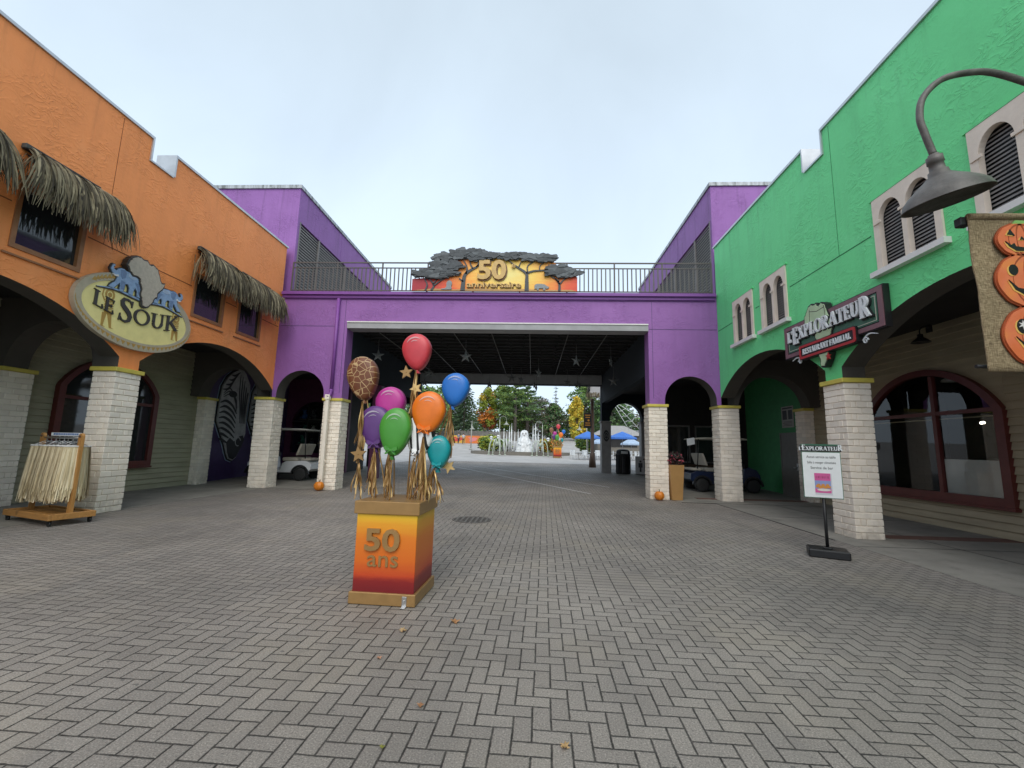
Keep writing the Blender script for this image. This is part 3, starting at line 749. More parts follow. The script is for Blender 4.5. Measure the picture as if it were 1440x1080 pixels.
def tower(name, X, d, label):
    r = empty(name, (X, 14, 6.36), 0, label, 'building')
    xo = X - d*9
    b = MB(); y0, y1, ht = 14.0, 24.0, 10.46
    b.slab([(y0,6.36),(y1,6.36),(y1,ht),(y0,ht)], plX(X,d), 0, -.2, [[(14.14,6.62),(21.4,6.62),(21.4,9.27),(14.14,9.27)]])
    a, c = sorted((X-d*.2, xo)); b.box((a,y0,6.0),(c,y0+.2,ht)); b.box((a,y1-.2,6.36),(c,y1,ht)); b.box((a,y0+.2,ht-.2),(c,y1-.2,ht-.05)); b.build('wall', M['purple'], r, world=True)
    b = MB(); a, c = sorted((X+d*.05, xo)); b.box((a,y0-.05,ht+.002),(c,y0+.3,ht+.13)); b.box((min(X+d*.05,X-d*.3),y0+.3,ht+.002),(max(X+d*.05,X-d*.3),y1,ht+.13)); b.build('coping', M['flash_stained'], r, world=True)
    b = MB()
    for y in (17.4,20.8): b.slab([(y,9.3 if y < 21.5 else 6.5),(y+.012,9.3 if y < 21.5 else 6.5),(y+.012,ht-.02),(y,ht-.02)], plX(X,d), .004, -.01)
    b.build('wall_seam', M['purple_trim'], r, world=True)
    b = MB(); fn = plX(X,d); z = 6.64
    b.slab([(14.16,6.64),(21.38,6.64),(21.38,9.25),(14.16,9.25)], fn, -.15, -.17, mi=1)
    while z < 9.2:
        b.add([fn(14.15,z,-.03),fn(21.39,z,-.03),fn(21.39,z+.075,-.055),fn(14.15,z+.075,-.055)], [(0,1,2,3)]); z += .105
    l = b.build('louvre_screen', [M['louver'], M['black']], r, world=True)
    for y in (14.14,15.55,17.9,20.0,21.33):
        b = MB(); b.slab([(y,6.62),(y+.07,6.62),(y+.07,9.27),(y,9.27)], fn, .012, -.05); b.build('screen_post', M['louver'], l, world=True)
tower('upper_building', -8.42, 1, 'purple upper storey block with a louvred side behind the orange shop')
tower('upper_building', 5.92, -1, 'purple upper storey block with a louvred side behind the green restaurant')

# ------------------------------------------------------------------ roof railing
RL = empty('roof_railing', (-1.4,13.78,6.5), 0, 'grey metal balustrade along the roof edge of the purple building', 'railing')
xs = [-8.28 + 14.0*k/9 for k in range(10)]
for x in xs:
    b = MB(); b.cbox((x-.022,13.76,6.5),(x+.022,13.804,7.6),.004); b.build('railing_post', M['rail'], RL, world=True)
for a, c in zip(xs, xs[1:]):
    b = MB()
    for z, h in ((7.56,.04),(7.38,.03),(6.58,.03)): b.box((a+.022,13.765,z),(c-.022,13.80,z+h))
    n = 11
    for k in range(1,n):
        x = a + (c-a)*k/n; b.box((x-.017,13.768,6.6),(x+.017,13.798,7.385))
    b.build('rail_panel', M['rail'], RL, world=True)

# ------------------------------------------------------------------ text and drawn lettering
def text_mesh(b, txt, h, fn, w0, w1, x=0, z=0, align='CENTER', mi=0, sx=1, off=0):
    cu = bpy.data.curves.new('t', 'FONT'); cu.body = txt; cu.size = 1; cu.align_x = align; cu.resolution_u = 3; cu.offset = off
    o = bpy.data.objects.new('t', cu); COL.objects.link(o); bpy.context.view_layer.update()
    me = bpy.data.meshes.new_from_object(o.evaluated_get(bpy.context.evaluated_depsgraph_get()))
    s = h/.72
    vs = [(v.co.x*s*sx + x, v.co.y*s + z) for v in me.vertices]; fs = [list(p.vertices) for p in me.polygons]
    n = len(vs); cnt = {}
    for f in fs:
        for i in range(len(f)):
            e = (f[i], f[(i+1)%len(f)]); cnt[e] = cnt.get(e,0)+1
    allv = [fn(u,v,w0) for u,v in vs] + [fn(u,v,w1) for u,v in vs]
    side = [(a, c, c+n, a+n) for (a,c) in cnt if (c,a) not in cnt]
    b.add(allv, [f for f in fs] + [[i+n for i in f[::-1]] for f in fs] + side, mi)
    bpy.data.objects.remove(o); bpy.data.curves.remove(cu); bpy.data.meshes.remove(me)

TK, TN = .185, .085
def _bar(x0,y0,x1,y1,w): return ([(x0,y0),(x1,y1)], [w,w])
def _ser(x, y, w=.26, t=.05): return ([(x-w/2,y),(x+w/2,y)], [t,t])
def _arc(cx,cy,a,b_,t0,t1,n=16,thin=TN,thick=TK):
    P = []; Wd = []
    for i in range(n+1):
        t = t0+(t1-t0)*i/n; P.append((cx+a*math.cos(t), cy+b_*math.sin(t))); Wd.append(thin+(thick-thin)*abs(math.cos(t))**1.5)
    return (P, Wd)
GL = {
 'L': (.66,[_bar(.17,0,.17,1,TK),_ser(.17,.975,.34),([(.05,.03),(.62,.03)],[.06,.06]),([(.60,0),(.55,.28)],[.09,.03])]),
 'E': (.66,[_bar(.17,0,.17,1,TK),([(.04,.97),(.58,.97)],[.06,.06]),([(.2,.52),(.46,.52)],[.07,.07]),([(.04,.03),(.62,.03)],[.06,.06]),([(.57,1),(.54,.74)],[.08,.03]),([(.60,0),(.56,.28)],[.08,.03]),([(.45,.63),(.45,.41)],[.05,.05])]),
 'X': (.86,[([(.16,.97),(.70,.03)],[TK,TK]),([(.68,.97),(.17,.03)],[TN,TN]),_ser(.17,.975,.32),_ser(.68,.975,.26),_ser(.17,.025,.26),_ser(.70,.025,.32)]),
 'P': (.70,[_bar(.17,0,.17,1,TK),_ser(.17,.025,.34),([(.03,.97),(.3,.97)],[.06,.06]),_arc(.30,.72,.27,.25,PI/2,-PI/2,14),([(.2,.47),(.32,.47)],[.07,.07])]),
 'O': (.92,[_arc(.46,.5,.36,.48,0,2*PI,30)]),
 'R': (.84,[_bar(.17,0,.17,1,TK),_ser(.17,.025,.34),([(.03,.97),(.3,.97)],[.06,.06]),_arc(.30,.73,.27,.24,PI/2,-PI/2,14),([(.2,.49),(.34,.49)],[.07,.07]),([(.36,.50),(.68,.03)],[.16,.17]),_ser(.72,.025,.24)]),
 'A': (.90,[([(.42,1.0),(.14,.03)],[TN,TN]),([(.44,1.02),(.74,.03)],[TK,TK]),([(.22,.33),(.62,.33)],[.06,.06]),_ser(.14,.025,.26),_ser(.75,.025,.32)]),
 'T': (.76,[_bar(.38,0,.38,.97,TK),([(.04,.96),(.72,.96)],[.07,.07]),_ser(.38,.025,.36),([(.06,1),(.09,.72)],[.08,.03]),([(.70,1),(.67,.72)],[.08,.03])]),
 'U': (.88,[([(.19,.97),(.19,.36)],[TK,TK]),_arc(.44,.34,.25,.31,PI,2*PI,14),([(.69,.34),(.69,.97)],[TN*1.3,TN*1.1]),_ser(.19,.975,.34),_ser(.69,.975,.28)]),
 'S': (.66,[([(.56,.80),(.50,.92),(.36,.965),(.20,.93),(.13,.80),(.17,.66),(.32,.55),(.46,.44),(.54,.30),(.50,.13),(.36,.04),(.20,.05),(.10,.18)],[.05,.07,.09,.13,.17,.19,.20,.20,.18,.15,.10,.07,.05]),([(.57,.98),(.56,.70)],[.06,.03]),([(.08,.0),(.10,.30)],[.06,.03])]),
 'K': (.84,[_bar(.17,0,.17,1,TK),_ser(.17,.975,.34),_ser(.17,.025,.34),([(.66,.97),(.24,.46)],[TN,TN]),([(.32,.58),(.70,.03)],[TK,TK]),_ser(.66,.975,.26),_ser(.72,.025,.26)]),
 'N': (.90,[_bar(.17,0,.17,.97,TN),([(.15,.98),(.71,.02)],[TK,TK]),_bar(.72,0,.72,.97,TN),_ser(.14,.975,.26),_ser(.17,.025,.26),_ser(.72,.975,.26)]),
 'F': (.62,[_bar(.17,0,.17,1,TK),([(.04,.97),(.58,.97)],[.06,.06]),([(.2,.50),(.46,.50)],[.07,.07]),_ser(.17,.025,.34),([(.57,1),(.54,.72)],[.08,.03]),([(.45,.62),(.45,.38)],[.05,.05])]),
 'M': (1.08,[_bar(.17,0,.17,.97,TN),([(.17,.97),(.52,.06)],[TK,TK]),([(.52,.06),(.87,.97)],[TN,TN]),_bar(.89,0,.89,.97,TK),_ser(.14,.975,.26),_ser(.17,.025,.26),_ser(.92,.975,.26),_ser(.89,.025,.34)]),
 'I': (.40,[_bar(.2,0,.2,1,TK),_ser(.2,.975,.34),_ser(.2,.025,.34)]),
 "'": (.26,[([(.14,1.0),(.13,.84),(.08,.70)],[.15,.12,.03])]),
 ' ': (.34,[]),
}
def serif_width(chars): return sum(GL[c][0]*h*sx for c, h, sx in chars)
def serif(b, chars, x, z, fn, w0, w1, bold=1, mi=0, curve=None, grow=0):
    """chars: (letter, height, width factor); curve: baseline offset as a function of x"""
    for c, h, sx in chars:
        wd, st = GL[c]
        for k, (P, Wd) in enumerate(st):
            pts = [(x + px*h*sx, z + py*h + (curve(x+px*h*sx) if curve else 0)) for px,py in P]
            ws = [q*h*bold + grow for q in Wd]
            if grow and len(pts) > 1:
                a = Vector(pts[0]); c2 = Vector(pts[1]); t = (a-c2).normalized()*grow*.5; pts[0] = tuple(a+t)
                a = Vector(pts[-1]); c2 = Vector(pts[-2]); t = (a-c2).normalized()*grow*.5; pts[-1] = tuple(a+t)
            b.ribbon(pts, ws, fn, w0 + (k%7)*.0007, w1, mi)
        x += wd*h*sx
    return x
AFRICA = [(.28,.98),(.36,.95),(.47,.97),(.52,.92),(.60,.90),(.66,.93),(.74,.90),(.80,.88),(.86,.76),(.92,.64),(.97,.58),(1.08,.60),(1.05,.52),(.95,.40),(.88,.30),(.89,.22),(.80,.14),(.78,.06),(.68,-.08),(.58,-.12),(.52,-.10),(.50,.02),(.44,.14),(.46,.26),(.38,.40),(.36,.50),(.28,.53),(.16,.52),(.06,.58),(-.02,.70),(.02,.82),(.10,.90),(.18,.96)]
def wob(poly, amp, seed, sub=3):
    rnd = random.Random(seed); out = []
    for i in range(len(poly)):
        a, c = poly[i], poly[(i+1)%len(poly)]
        for k in range(sub):
            t = k/sub; out.append((a[0]+(c[0]-a[0])*t + rnd.uniform(-amp,amp), a[1]+(c[1]-a[1])*t + rnd.uniform(-amp,amp)))
    return out
def xf(poly, x, z, sx, sz): return [(x+u*sx, z+v*sz) for u,v in poly]
def grow_poly(poly, g):
    n = len(poly); out = []; area = sum(poly[i][0]*poly[(i+1)%n][1]-poly[(i+1)%n][0]*poly[i][1] for i in range(n))
    sg = 1 if area > 0 else -1
    for i in range(n):
        a, p, c = Vector(poly[i-1]), Vector(poly[i]), Vector(poly[(i+1)%n])
        t = (c-a); t = t.normalized() if t.length > 1e-9 else Vector((1,0)); out.append((p.x+sg*t.y*g, p.y-sg*t.x*g))
    return out

# ------------------------------------------------------------------ anniversary sign on the roof edge
AS = empty('anniversary_sign', (-1.35,13.55,6.52), 0, 'painted sunset sign with dark acacia trees and gold 50e anniversaire lettering', 'sign')
fA = plY(0)     # local, faces the court; x from -2.72 to 2.72, z from 0
def sunset(name, stops, cx, cz, sx, sz):
    t = NT(name); p = t.pos(True); q = t.mapv(p, (1/sx,0,1/sz), (0,0,0), (-cx/sx,0,-cz/sz))
    ln = t.n('ShaderNodeVectorMath', operation='LENGTH'); t.L.new(q, ln.inputs[0])
    br = t.noise(t.mapv(p, (.8,1,5)), 2.5, 5, .6)
    f = t.m('ADD', ln.outputs['Value'], t.m('MULTIPLY', t.m('SUBTRACT', br, .5), .35))
    return t.out(t.ramp(f, stops), .5)
mA = sunset('sunset_paint', [(0,srgb(238,222,140)),(.32,srgb(242,200,90)),(.55,srgb(240,150,60)),(.78,srgb(225,85,45)),(1,srgb(165,40,50))], .45, .55, 2.75, 1.5)
pan = [(-2.71,0),(2.72,0),(2.72,.48),(2.3,.62),(1.95,1.0),(1.2,1.15),(0,1.22),(-.9,1.25),(-1.3,1.0),(-1.6,.6),(-2.1,.45),(-2.71,.40)]
b = MB(); b.slab(pan, fA, 0, -.06); b.build('panel', mA, AS)
mTr = basic('slate_paint', (.050,.058,.064,1), .55, .25, 9); mTr2 = basic('slate_paint_light', (.095,.108,.116,1), .55, .25, 9)
def canopy(x0, x1, z0, z1, seed, n):
    """relief foliage: many overlapping leafy lobes"""
    rnd = random.Random(seed); b = MB(); cx, cz = (x0+x1)/2, (z0+z1)/2; hx, hz = (x1-x0)/2, (z1-z0)/2
    core = wob(ell_pts(cx, cz, hx*.92, hz*.8, 0, 2*PI, 22), .02, seed, 2); b.slab(core, fA, .05, -.05)
    for k in range(n):
        a = rnd.uniform(0, 2*PI); q = math.sqrt(rnd.random())
        px, pz = cx+hx*.95*q*math.cos(a), cz+hz*.88*q*math.sin(a)
        r = rnd.uniform(.07,.13); dirn = rnd.uniform(-.5,.5) + (PI if px < cx else 0)
        out = []
        for i in range(12):
            t = 2*PI*i/12; rr = r*(1+.28*math.cos(3*t+k))
            u, v = rr*1.5*math.cos(t), rr*.62*math.sin(t); out.append((px+u*math.cos(dirn)-v*math.sin(dirn), pz+u*math.sin(dirn)*.6+v*math.cos(dirn)))
        b.slab(out, fA, .07+.06*rnd.random(), .03, mi=rnd.choice((0,0,1)))
    b.build('tree_canopy', [mTr, mTr2], AS)
canopy(-1.80,.15,1.04,1.33,1,64); canopy(-1.45,-.35,1.22,1.42,2,30); canopy(.1,1.2,1.08,1.28,3,40); canopy(.95,2.02,.98,1.22,4,40)
canopy(-2.15,-1.05,.68,1.00,5,50); canopy(-2.74,-1.05,.42,.72,6,60); canopy(1.68,2.55,.52,.86,7,44); canopy(1.7,2.82,.46,.70,8,38); canopy(-2.05,-1.15,1.0,1.25,9,34)
def branch(pts, w0, w1):
    P = bez([(p[0],p[1],0) for p in pts], 6); n = len(P)
    tb.ribbon([(p.x,p.y) for p in P], [w0+(w1-w0)*i/(n-1) for i in range(n)], fA, .035, -.01)
tb = MB()
branch([(-1.02,0),(-1.0,.3),(-.95,.55),(-.75,.72),(-.55,.85),(-.5,1.15)],.15,.03); branch([(-.93,.56),(-.9,.8),(-1.05,1.1)],.06,.03); branch([(-.7,.75),(-.8,.95),(-.75,1.15)],.05,.025); branch([(-.6,.82),(-.3,1.0),(0,1.05)],.05,.02); branch([(-1.0,.3),(-1.15,.42)],.05,.03)
branch([(1.08,0),(1.08,.35),(1.05,.6),(.75,.82),(.45,1.05)],.14,.03); branch([(1.06,.6),(1.3,.68),(1.65,.72),(1.8,.9)],.07,.025); branch([(1.1,.62),(1.1,.85),(1.3,1.0)],.05,.02); branch([(1.5,.7),(1.5,.85),(1.65,.98)],.04,.02); branch([(.8,.8),(.9,1.05)],.04,.02)
branch([(-2.05,0),(-1.98,.15),(-2.05,.3),(-2.2,.42)],.07,.025); branch([(-2.25,0),(-2.2,.2),(-2.3,.4)],.06,.025); branch([(-1.98,.16),(-1.8,.3),(-1.6,.42)],.05,.02); branch([(-2.02,.2),(-1.85,.42)],.04,.02)
branch([(2.14,0),(2.14,.22),(2.05,.38),(1.85,.5)],.09,.025); branch([(2.14,.22),(2.3,.4),(2.5,.48)],.05,.02); branch([(2.12,.24),(2.12,.5)],.04,.02); branch([(2.1,.3),(1.95,.48)],.035,.02)
tb.build('tree_trunks', mTr, AS)
mBr = paint((.16,.07,.02))
b = MB(); text_mesh(b, '50', .64, fA, .04, .004, -.055, .375, sx=1.08, off=.05); text_mesh(b, 'anniversaire', .20, fA, .03, .004, .018, .092, sx=1.32, off=.022); b.build('letter_shadow', mBr, AS)
b = MB(); text_mesh(b, '50', .64, fA, .085, .005, -.08, .40, sx=1.08, off=.03); text_mesh(b, 'e', .20, fA, .085, .005, .64, .78, sx=1.1, off=.012); b.build('gold_numerals', M['sign_gold'] if 'sign_gold' in M else M.setdefault('sign_gold', basic('sign_gold_paint', (.56,.36,.12,1), .45, .12, 8)), AS)
b = MB(); text_mesh(b, 'anniversaire', .20, fA, .06, .005, 0, .11, sx=1.32, off=.012); b.build('gold_lettering', M['sign_gold'], AS)
mG = basic('grey_animal_paint', (.24,.26,.27,1), .6, .2, 20)
b = MB(); b.slab(xf([(0,.0),(.03,.16),(.0,.28),(.08,.38),(.22,.42),(.5,.42),(.72,.38),(.88,.26),(1.0,.17),(1.04,.24),(1.02,.08),(.86,.02),(.80,.10),(.76,-.1),(.64,-.1),(.62,.06),(.32,.06),(.30,-.1),(.18,-.1),(.16,.04)],1.33,.06,.46,.42), fA, .04, .0); b.build('rhino_relief', mG, AS)
b = MB(); b.slab(xf([(0,0),(.0,.08),(.3,.12),(.42,.3),(.40,.62),(.52,.82),(.70,.86),(.84,.74),(.86,.52),(.80,.3),(.86,.1),(.80,0)],-1.72,.03,.40,.36), fA, .04, .0); b.build('lion_relief', mG, AS)
b = MB(); b.slab([(-2.7,-.005),(2.7,-.005),(2.5,.05),(1.6,.035),(.9,.07),(.2,.05),(-.4,.08),(-1.3,.04),(-2,.07)], fA, .015, .001); b.build('painted_ground', M['gold'], AS)

# ------------------------------------------------------------------ stars hanging from the black ceiling
def star_poly(r, q=.42, n=5, rot=PI/2): return [((r if i%2 == 0 else r*q)*math.cos(rot+PI*i/n), (r if i%2 == 0 else r*q)*math.sin(rot+PI*i/n)) for i in range(2*n)]
mStar = basic('grey_star_paint', (.20,.21,.21,1), .45, .2, metal=.4)
def facet_star(b, r, th):
    P = star_poly(r, .38); vs = [(x,0,z) for x,z in P] + [(0,-th,0),(0,th,0)]; n = len(P)
    b.add(vs, [(i,(i+1)%n,n) for i in range(n)] + [((i+1)%n,i,n+1) for i in range(n)])
SS = empty('hanging_star', (0,0,0), 0, None, 'star ornament', 'stars hanging in the passage')
b = MB(); facet_star(b, .24, .06); b.build('star', mStar, SS)
b = MB(); b.tube([(0,0,.22),(0,0,.62)], .006, 5); b.build('cord', M['pipe'], SS)
stars = [(-5.65,15.2,4.66,.2),(-2.42,15.0,4.62,-.1),(1.55,15.6,4.64,.5),(4.0-.6,18.4,4.35,.1),(-4.6,18.6,4.62,.3),(.2,17.2,4.45,.9),(2.9,16.2,4.75,1.1),(-1.0,19.6,4.60,.2),(1.6,20.4,4.55,.6),(-2.3,22.4,4.68,.0),(.05,22.6,4.72,1.2),(.15,22.0,4.5,1.5),(2.25,22.0,4.7,.2),(-5.5,21.5,4.6,.5),(-.6,21.0,4.75,.8),(2.9,22.6,4.5,1.45)]
for i, (x,y,z,a) in enumerate(stars):
    s = SS if i == 0 else copy_tree(SS); s.location = (x,y,z); s.rotation_euler = (0,0,a); s['label'] = 'grey faceted star hanging on a cord from the black passage ceiling'
# ------------------------------------------------------------------ oval sign on the orange wall
fS = lambda u,v,w: (w, u, v)
SK = empty('oval_shop_sign', (XL+.05, 8.62, 4.11), 0, 'oval yellow shop sign with two blue elephants on the orange wall', 'sign')
mRim = basic('taupe_sign_rim', (.44,.38,.27,1), .55, .1, 8); mYel = basic('butter_yellow_sign', (.86,.74,.30,1), .5, .06, 6); mOch = basic('ochre_paint', (.45,.27,.06,1), .5, .12, 9)
mInk = basic('charcoal_letter', (.045,.042,.038,1), .5, .1); mEl = basic('blue_grey_paint', (.26,.38,.56,1), .5, .15, 12); mElD = basic('deep_blue_grey_paint', (.15,.23,.38,1), .5, .15, 12); mElL = basic('pale_blue_paint', (.36,.46,.60,1), .5, .15, 12)
mAf = basic('grey_stone_paint', (.46,.40,.32,1), .75, .12, 16, .3, 40)
b = MB(); b.slab(ell_pts(0,0,1.37,.77,n=72), fS, .06, -.04, [ell_pts(0,0,1.235,.60,n=72)]); b.build('rim', mRim, SK)
b = MB(); b.slab(ell_pts(0,0,1.234,.599,n=72), fS, .045, -.035); b.build('yellow_board', mYel, SK)
b = MB()
for k in range(34):
    t = PI*1.02 + k*PI*.96/33
    c = (1.302*math.cos(t), .685*math.sin(t)); tx, tz = -1.302*math.sin(t), .685*math.cos(t); l = math.hypot(tx,tz); tx, tz = tx/l, tz/l
    b.slab([(c[0]-tx*.05-tz*.035*-1, c[1]-tz*.05+tx*-.035*-1),(c[0]+tx*.05+tz*.035, c[1]+tz*.05-tx*-.035),(c[0]+tz*.045,c[1]-tx*.045)], fS, .064, .05)
for k in range(7):
    t = PI*.80 - k*.075; c = (1.302*math.cos(t), .685*math.sin(t)); b.slab([(c[0]-.05,c[1]-.04),(c[0]+.05,c[1]-.03),(c[0],c[1]+.05)], fS, .064, .05)
b.build('triangle_border', mOch, SK)
b = MB()
def figure(b, x, z, s, h):
    b.ribbon(ell_pts(x, z+h*.80, h*.10, h*.12, n=16), .035, fS, .052, .04, closed=True); b.slab(ell_pts(x, z+h*.80, h*.05, h*.06, n=12), fS, .050, .04)
    for k in range(5): b.ribbon([(x+(k-2)*.03, z+h*.93),(x+(k-2)*.045, z+h*1.0)], .012, fS, .051, .04)
    for k in range(4): b.ribbon([(x-h*.10, z+h*(.66-.06*k)),(x+h*.02, z+h*(.63-.06*k)),(x+h*.12, z+h*(.67-.06*k))], .022, fS, .0525, .04)
    b.slab([(x-.10*h,z+.42*h),(x+.10*h,z+.42*h),(x+.06*h,z+.32*h),(x-.07*h,z+.32*h)], fS, .051, .04)
    for q, e in ((-.07,-.09),(.05,.12)): b.slab([(x+q*h-.045,z+.34*h),(x+q*h+.045,z+.34*h),(x+e*h+.018,z+.02*h),(x+e*h+.07*s,z),(x+e*h-.02,z)], fS, .0505, .04)
    b.ribbon([(x-.11*h,z+.62*h),(x-.18*h,z+.75*h),(x-.16*h,z+.95*h)], .022, fS, .0515, .04)
figure(b, -.70, -.46, 1, .82); figure(b, .93, -.33, 1, .66); b.build('painted_figures', mOch, SK)
ELE = [(.02,.92),(.05,1.0),(.10,1.0),(.09,.94),(.06,.9),(.09,.80),(.16,.78),(.20,.88),(.27,.95),(.36,.97),(.42,.92),(.52,.93),(.66,.90),(.80,.82),(.92,.66),(.96,.45),(.97,.2),(.95,.0),(.83,.0),(.82,.22),(.74,.36),(.70,.20),(.69,.0),(.58,.0),(.58,.25),(.52,.40),(.44,.36),(.44,.15),(.40,.0),(.31,.0),(.32,.2),(.30,.36),(.22,.18),(.14,.0),(.02,.02),(.06,.14),(.16,.30),(.20,.46),(.20,.58),(.12,.60),(.05,.66),(.0,.78)]
def elephant(x, z, sx, sz):
    P = xf(ELE, x, z, sx, sz)
    b = MB(); b.slab(grow_poly(P, .022), fS, .068, .03, mi=1); b.slab(P, fS, .085, .05)
    for (q, m) in (([(.26,.9),(.38,.94),(.44,.82),(.42,.62),(.34,.52),(.28,.66)],2),([(.50,.90),(.66,.86),(.78,.74),(.62,.66),(.48,.74)],3),([(.70,.58),(.92,.60),(.94,.3),(.86,.12),(.80,.40)],2),([(.32,.46),(.44,.42),(.43,.1),(.34,.08)],2)):
        b.slab(xf(q, x, z, sx, sz), fS, .089, .08, mi=m)
    b.ribbon(xf([(.22,.60),(.14,.56),(.06,.60)], x, z, sx, sz), [.04,.03,.012], fS, .094, .07, mi=4)
    b.build('elephant', [mEl, mInk, mElD, mElL, M['white_trim']], SK)
elephant(-.80,.34,.76,.48); elephant(.99,.36,-.78,.44)
b = MB(); P = bez([(-1.0,.27,0),(-.6,.335,0),(0,.30,0),(.5,.36,0),(1.06,.27,0)],8); n = len(P); b.ribbon([(p.x,p.y) for p in P], [.02+.055*math.sin(PI*i/(n-1)) for i in range(n)], fS, .066, .04, mi=0)
b.ribbon([(p.x,p.y+.008) for p in P], [.008+.03*math.sin(PI*i/(n-1)) for i in range(n)], fS, .070, .06, mi=1); b.build('ground_stripe', [mInk, mEl], SK)
af = wob(xf(AFRICA, -.46, .30, .82, .90), .008, 3); b = MB(); b.slab(grow_poly(af,.035), fS, .095, -.03, mi=1); b.slab(af, fS, .112, .09); b.build('africa_map', [mAf, mInk], SK)
ch = [('L',.30,.95),('E',.28,.95),(' ',.3,.62),('S',.50,.82),('O',.33,1.12),('U',.33,1.05),('K',.36,1.0)]
b = MB(); x = -1.03
w = serif_width(ch); s = 2.02/w; ch = [(c,h,q*s) for c,h,q in ch]
arc = lambda q: -.13 - .13*math.sin(PI*(q+1.03)/2.06)
zz = {'L':0,'E':0,' ':0,'S':-.04,'O':.03,'U':.03,'K':0}
for c, h, q in ch: x = serif(b, [(c,h,q)], x, zz[c]+.02, fS, .072, .03, .92, curve=lambda u: -.10 - .16*math.sin(PI*(u+1.03)/2.06))
b.build('lettering', mInk, SK)

# ------------------------------------------------------------------ restaurant sign on the green wall
fE = lambda u,v,w: (-w, -u, v)
SE = empty('restaurant_sign', (XR-.06, 8.56, 3.955), 0, 'dark green restaurant sign with mauve border and red plate on the green wall', 'sign')
mMauve = basic('mauve_paint', (.20,.10,.115,1), .5, .1, 7); mForest = basic('forest_green_sign', (.05,.14,.09,1), .5, .12, 9); mCream = basic('cream_line', (.55,.55,.44,1), .5, .05); mSage = basic('pale_sage_paint', (.45,.58,.36,1), .5, .08, 6)
mSil = basic('silver_letter', (.72,.75,.76,1), .35, .05, 6); mRed = basic('sign_red', (.42,.03,.03,1), .45, .08)
rc = lambda a, c: [(-a,-c),(a,-c),(a,c),(-a,c)]
b = MB(); b.slab(rc(1.42,.365), fE, .05, -.05); b.build('back_board', M['black'], SE)
b = MB(); b.slab(rc(1.40,.345), fE, .065, .04, [rc(1.30,.265)]); b.build('border', mMauve, SE)
b = MB(); b.slab(rc(1.275,.242), fE, .060, .04); b.build('green_panel', mForest, SE)
b = MB(); b.slab(rc(1.245,.215), fE, .063, .05, [rc(1.235,.205)]); b.build('inner_line', mCream, SE)
af = wob(xf(AFRICA, -.60, -.60, .80, 1.20), .012, 5); b = MB(); b.slab(grow_poly(af,.035), fE, .075, -.04, mi=1); b.slab(af, fE, .088, .07); b.build('africa_map', [mSage, M['black']], SE)
b = MB()
for P in ([(-.42,.50),(-.44,.2),(-.52,-.05)],[(.02,.46),(.05,.2),(.12,0)],[(-.42,.46),(-.2,.40),(.02,.42)],[(-.3,-.3),(0,-.32),(.1,-.3)]): b.ribbon(P, .012, fE, .090, .08)
b.build('map_lines', M['dark_taupe'], SE)
ch = [('L',.24,.9),("'",.24,.8),('E',.37,.76)] + [(c,.265,.92) for c in 'XPLORATEU'] + [('R',.38,.76)]
w = serif_width(ch); s = 2.40/w
bz = [-.035,-.035,-.11]+[-.03]*9+[-.115]
for nm, g, w0, w1, m_, dx, dz in (('letter_shadow',.022,.092,.06,M['black'],.012,-.012),('lettering',0,.125,.09,mSil,0,0)):
    b = MB(); x = -1.20
    for (c,h,q), z in zip(ch, bz): x2 = serif(b, [(c,h,q*s)], x+dx, z+dz, fE, w0, w1, 1.02, grow=g); x = x2-dx
    b.build(nm, m_, SE)
def rrect(a, c, r, cx=0, cz=0, n=5):
    out = []
    for (sx,sz,t0) in ((1,1,0),(-1,1,PI/2),(-1,-1,PI),(1,-1,1.5*PI)):
        for i in range(n+1): t = t0+PI/2*i/n; out.append((cx+sx*(a-r)+r*math.cos(t), cz+sz*(c-r)+r*math.sin(t)))
    return out
b = MB(); b.slab(rrect(.83,.155,.05,-.01,-.335), fE, .10, -.02, mi=1); b.slab(rrect(.815,.14,.045,-.01,-.335), fE, .112, .09, [rrect(.765,.092,.03,-.01,-.335)]); b.build('red_plate', [mRed, M['black']], SE)
ch = [(c,.115,.86) for c in 'RESTAURANT FAMILIAL']; s = 1.40/serif_width(ch); b = MB(); serif(b, [(c,h,q*s) for c,h,q in ch], -.71, -.392, fE, .114, .09, 1.0); b.build('plate_lettering', mSil, SE)
b = MB(); b.slab(xf(star_poly(.075,.42), .05, -.58, 1, 1), fE, .105, .08); b.build('red_star', mRed, SE)
def scroll(cx, s):
    P = [(cx+s*(.0+.34*i/14), -.47+.05*math.sin(i/14*PI*1.2)+ .07*(i/14)) for i in range(15)]
    b.ribbon(P, [.022-.012*abs(i-7)/7 for i in range(15)], fE, .04, .02)
    Q = [(cx+s*(.07+(.062-.05*i/22)*math.cos(i*.36)), -.49+(.06-.045*i/22)*math.sin(i*.36)) for i in range(22)]
    b.ribbon(Q, .016, fE, .041, .02)
b = MB(); scroll(.86,1); scroll(-.86,-1); b.build('scrollwork', mSil, SE)

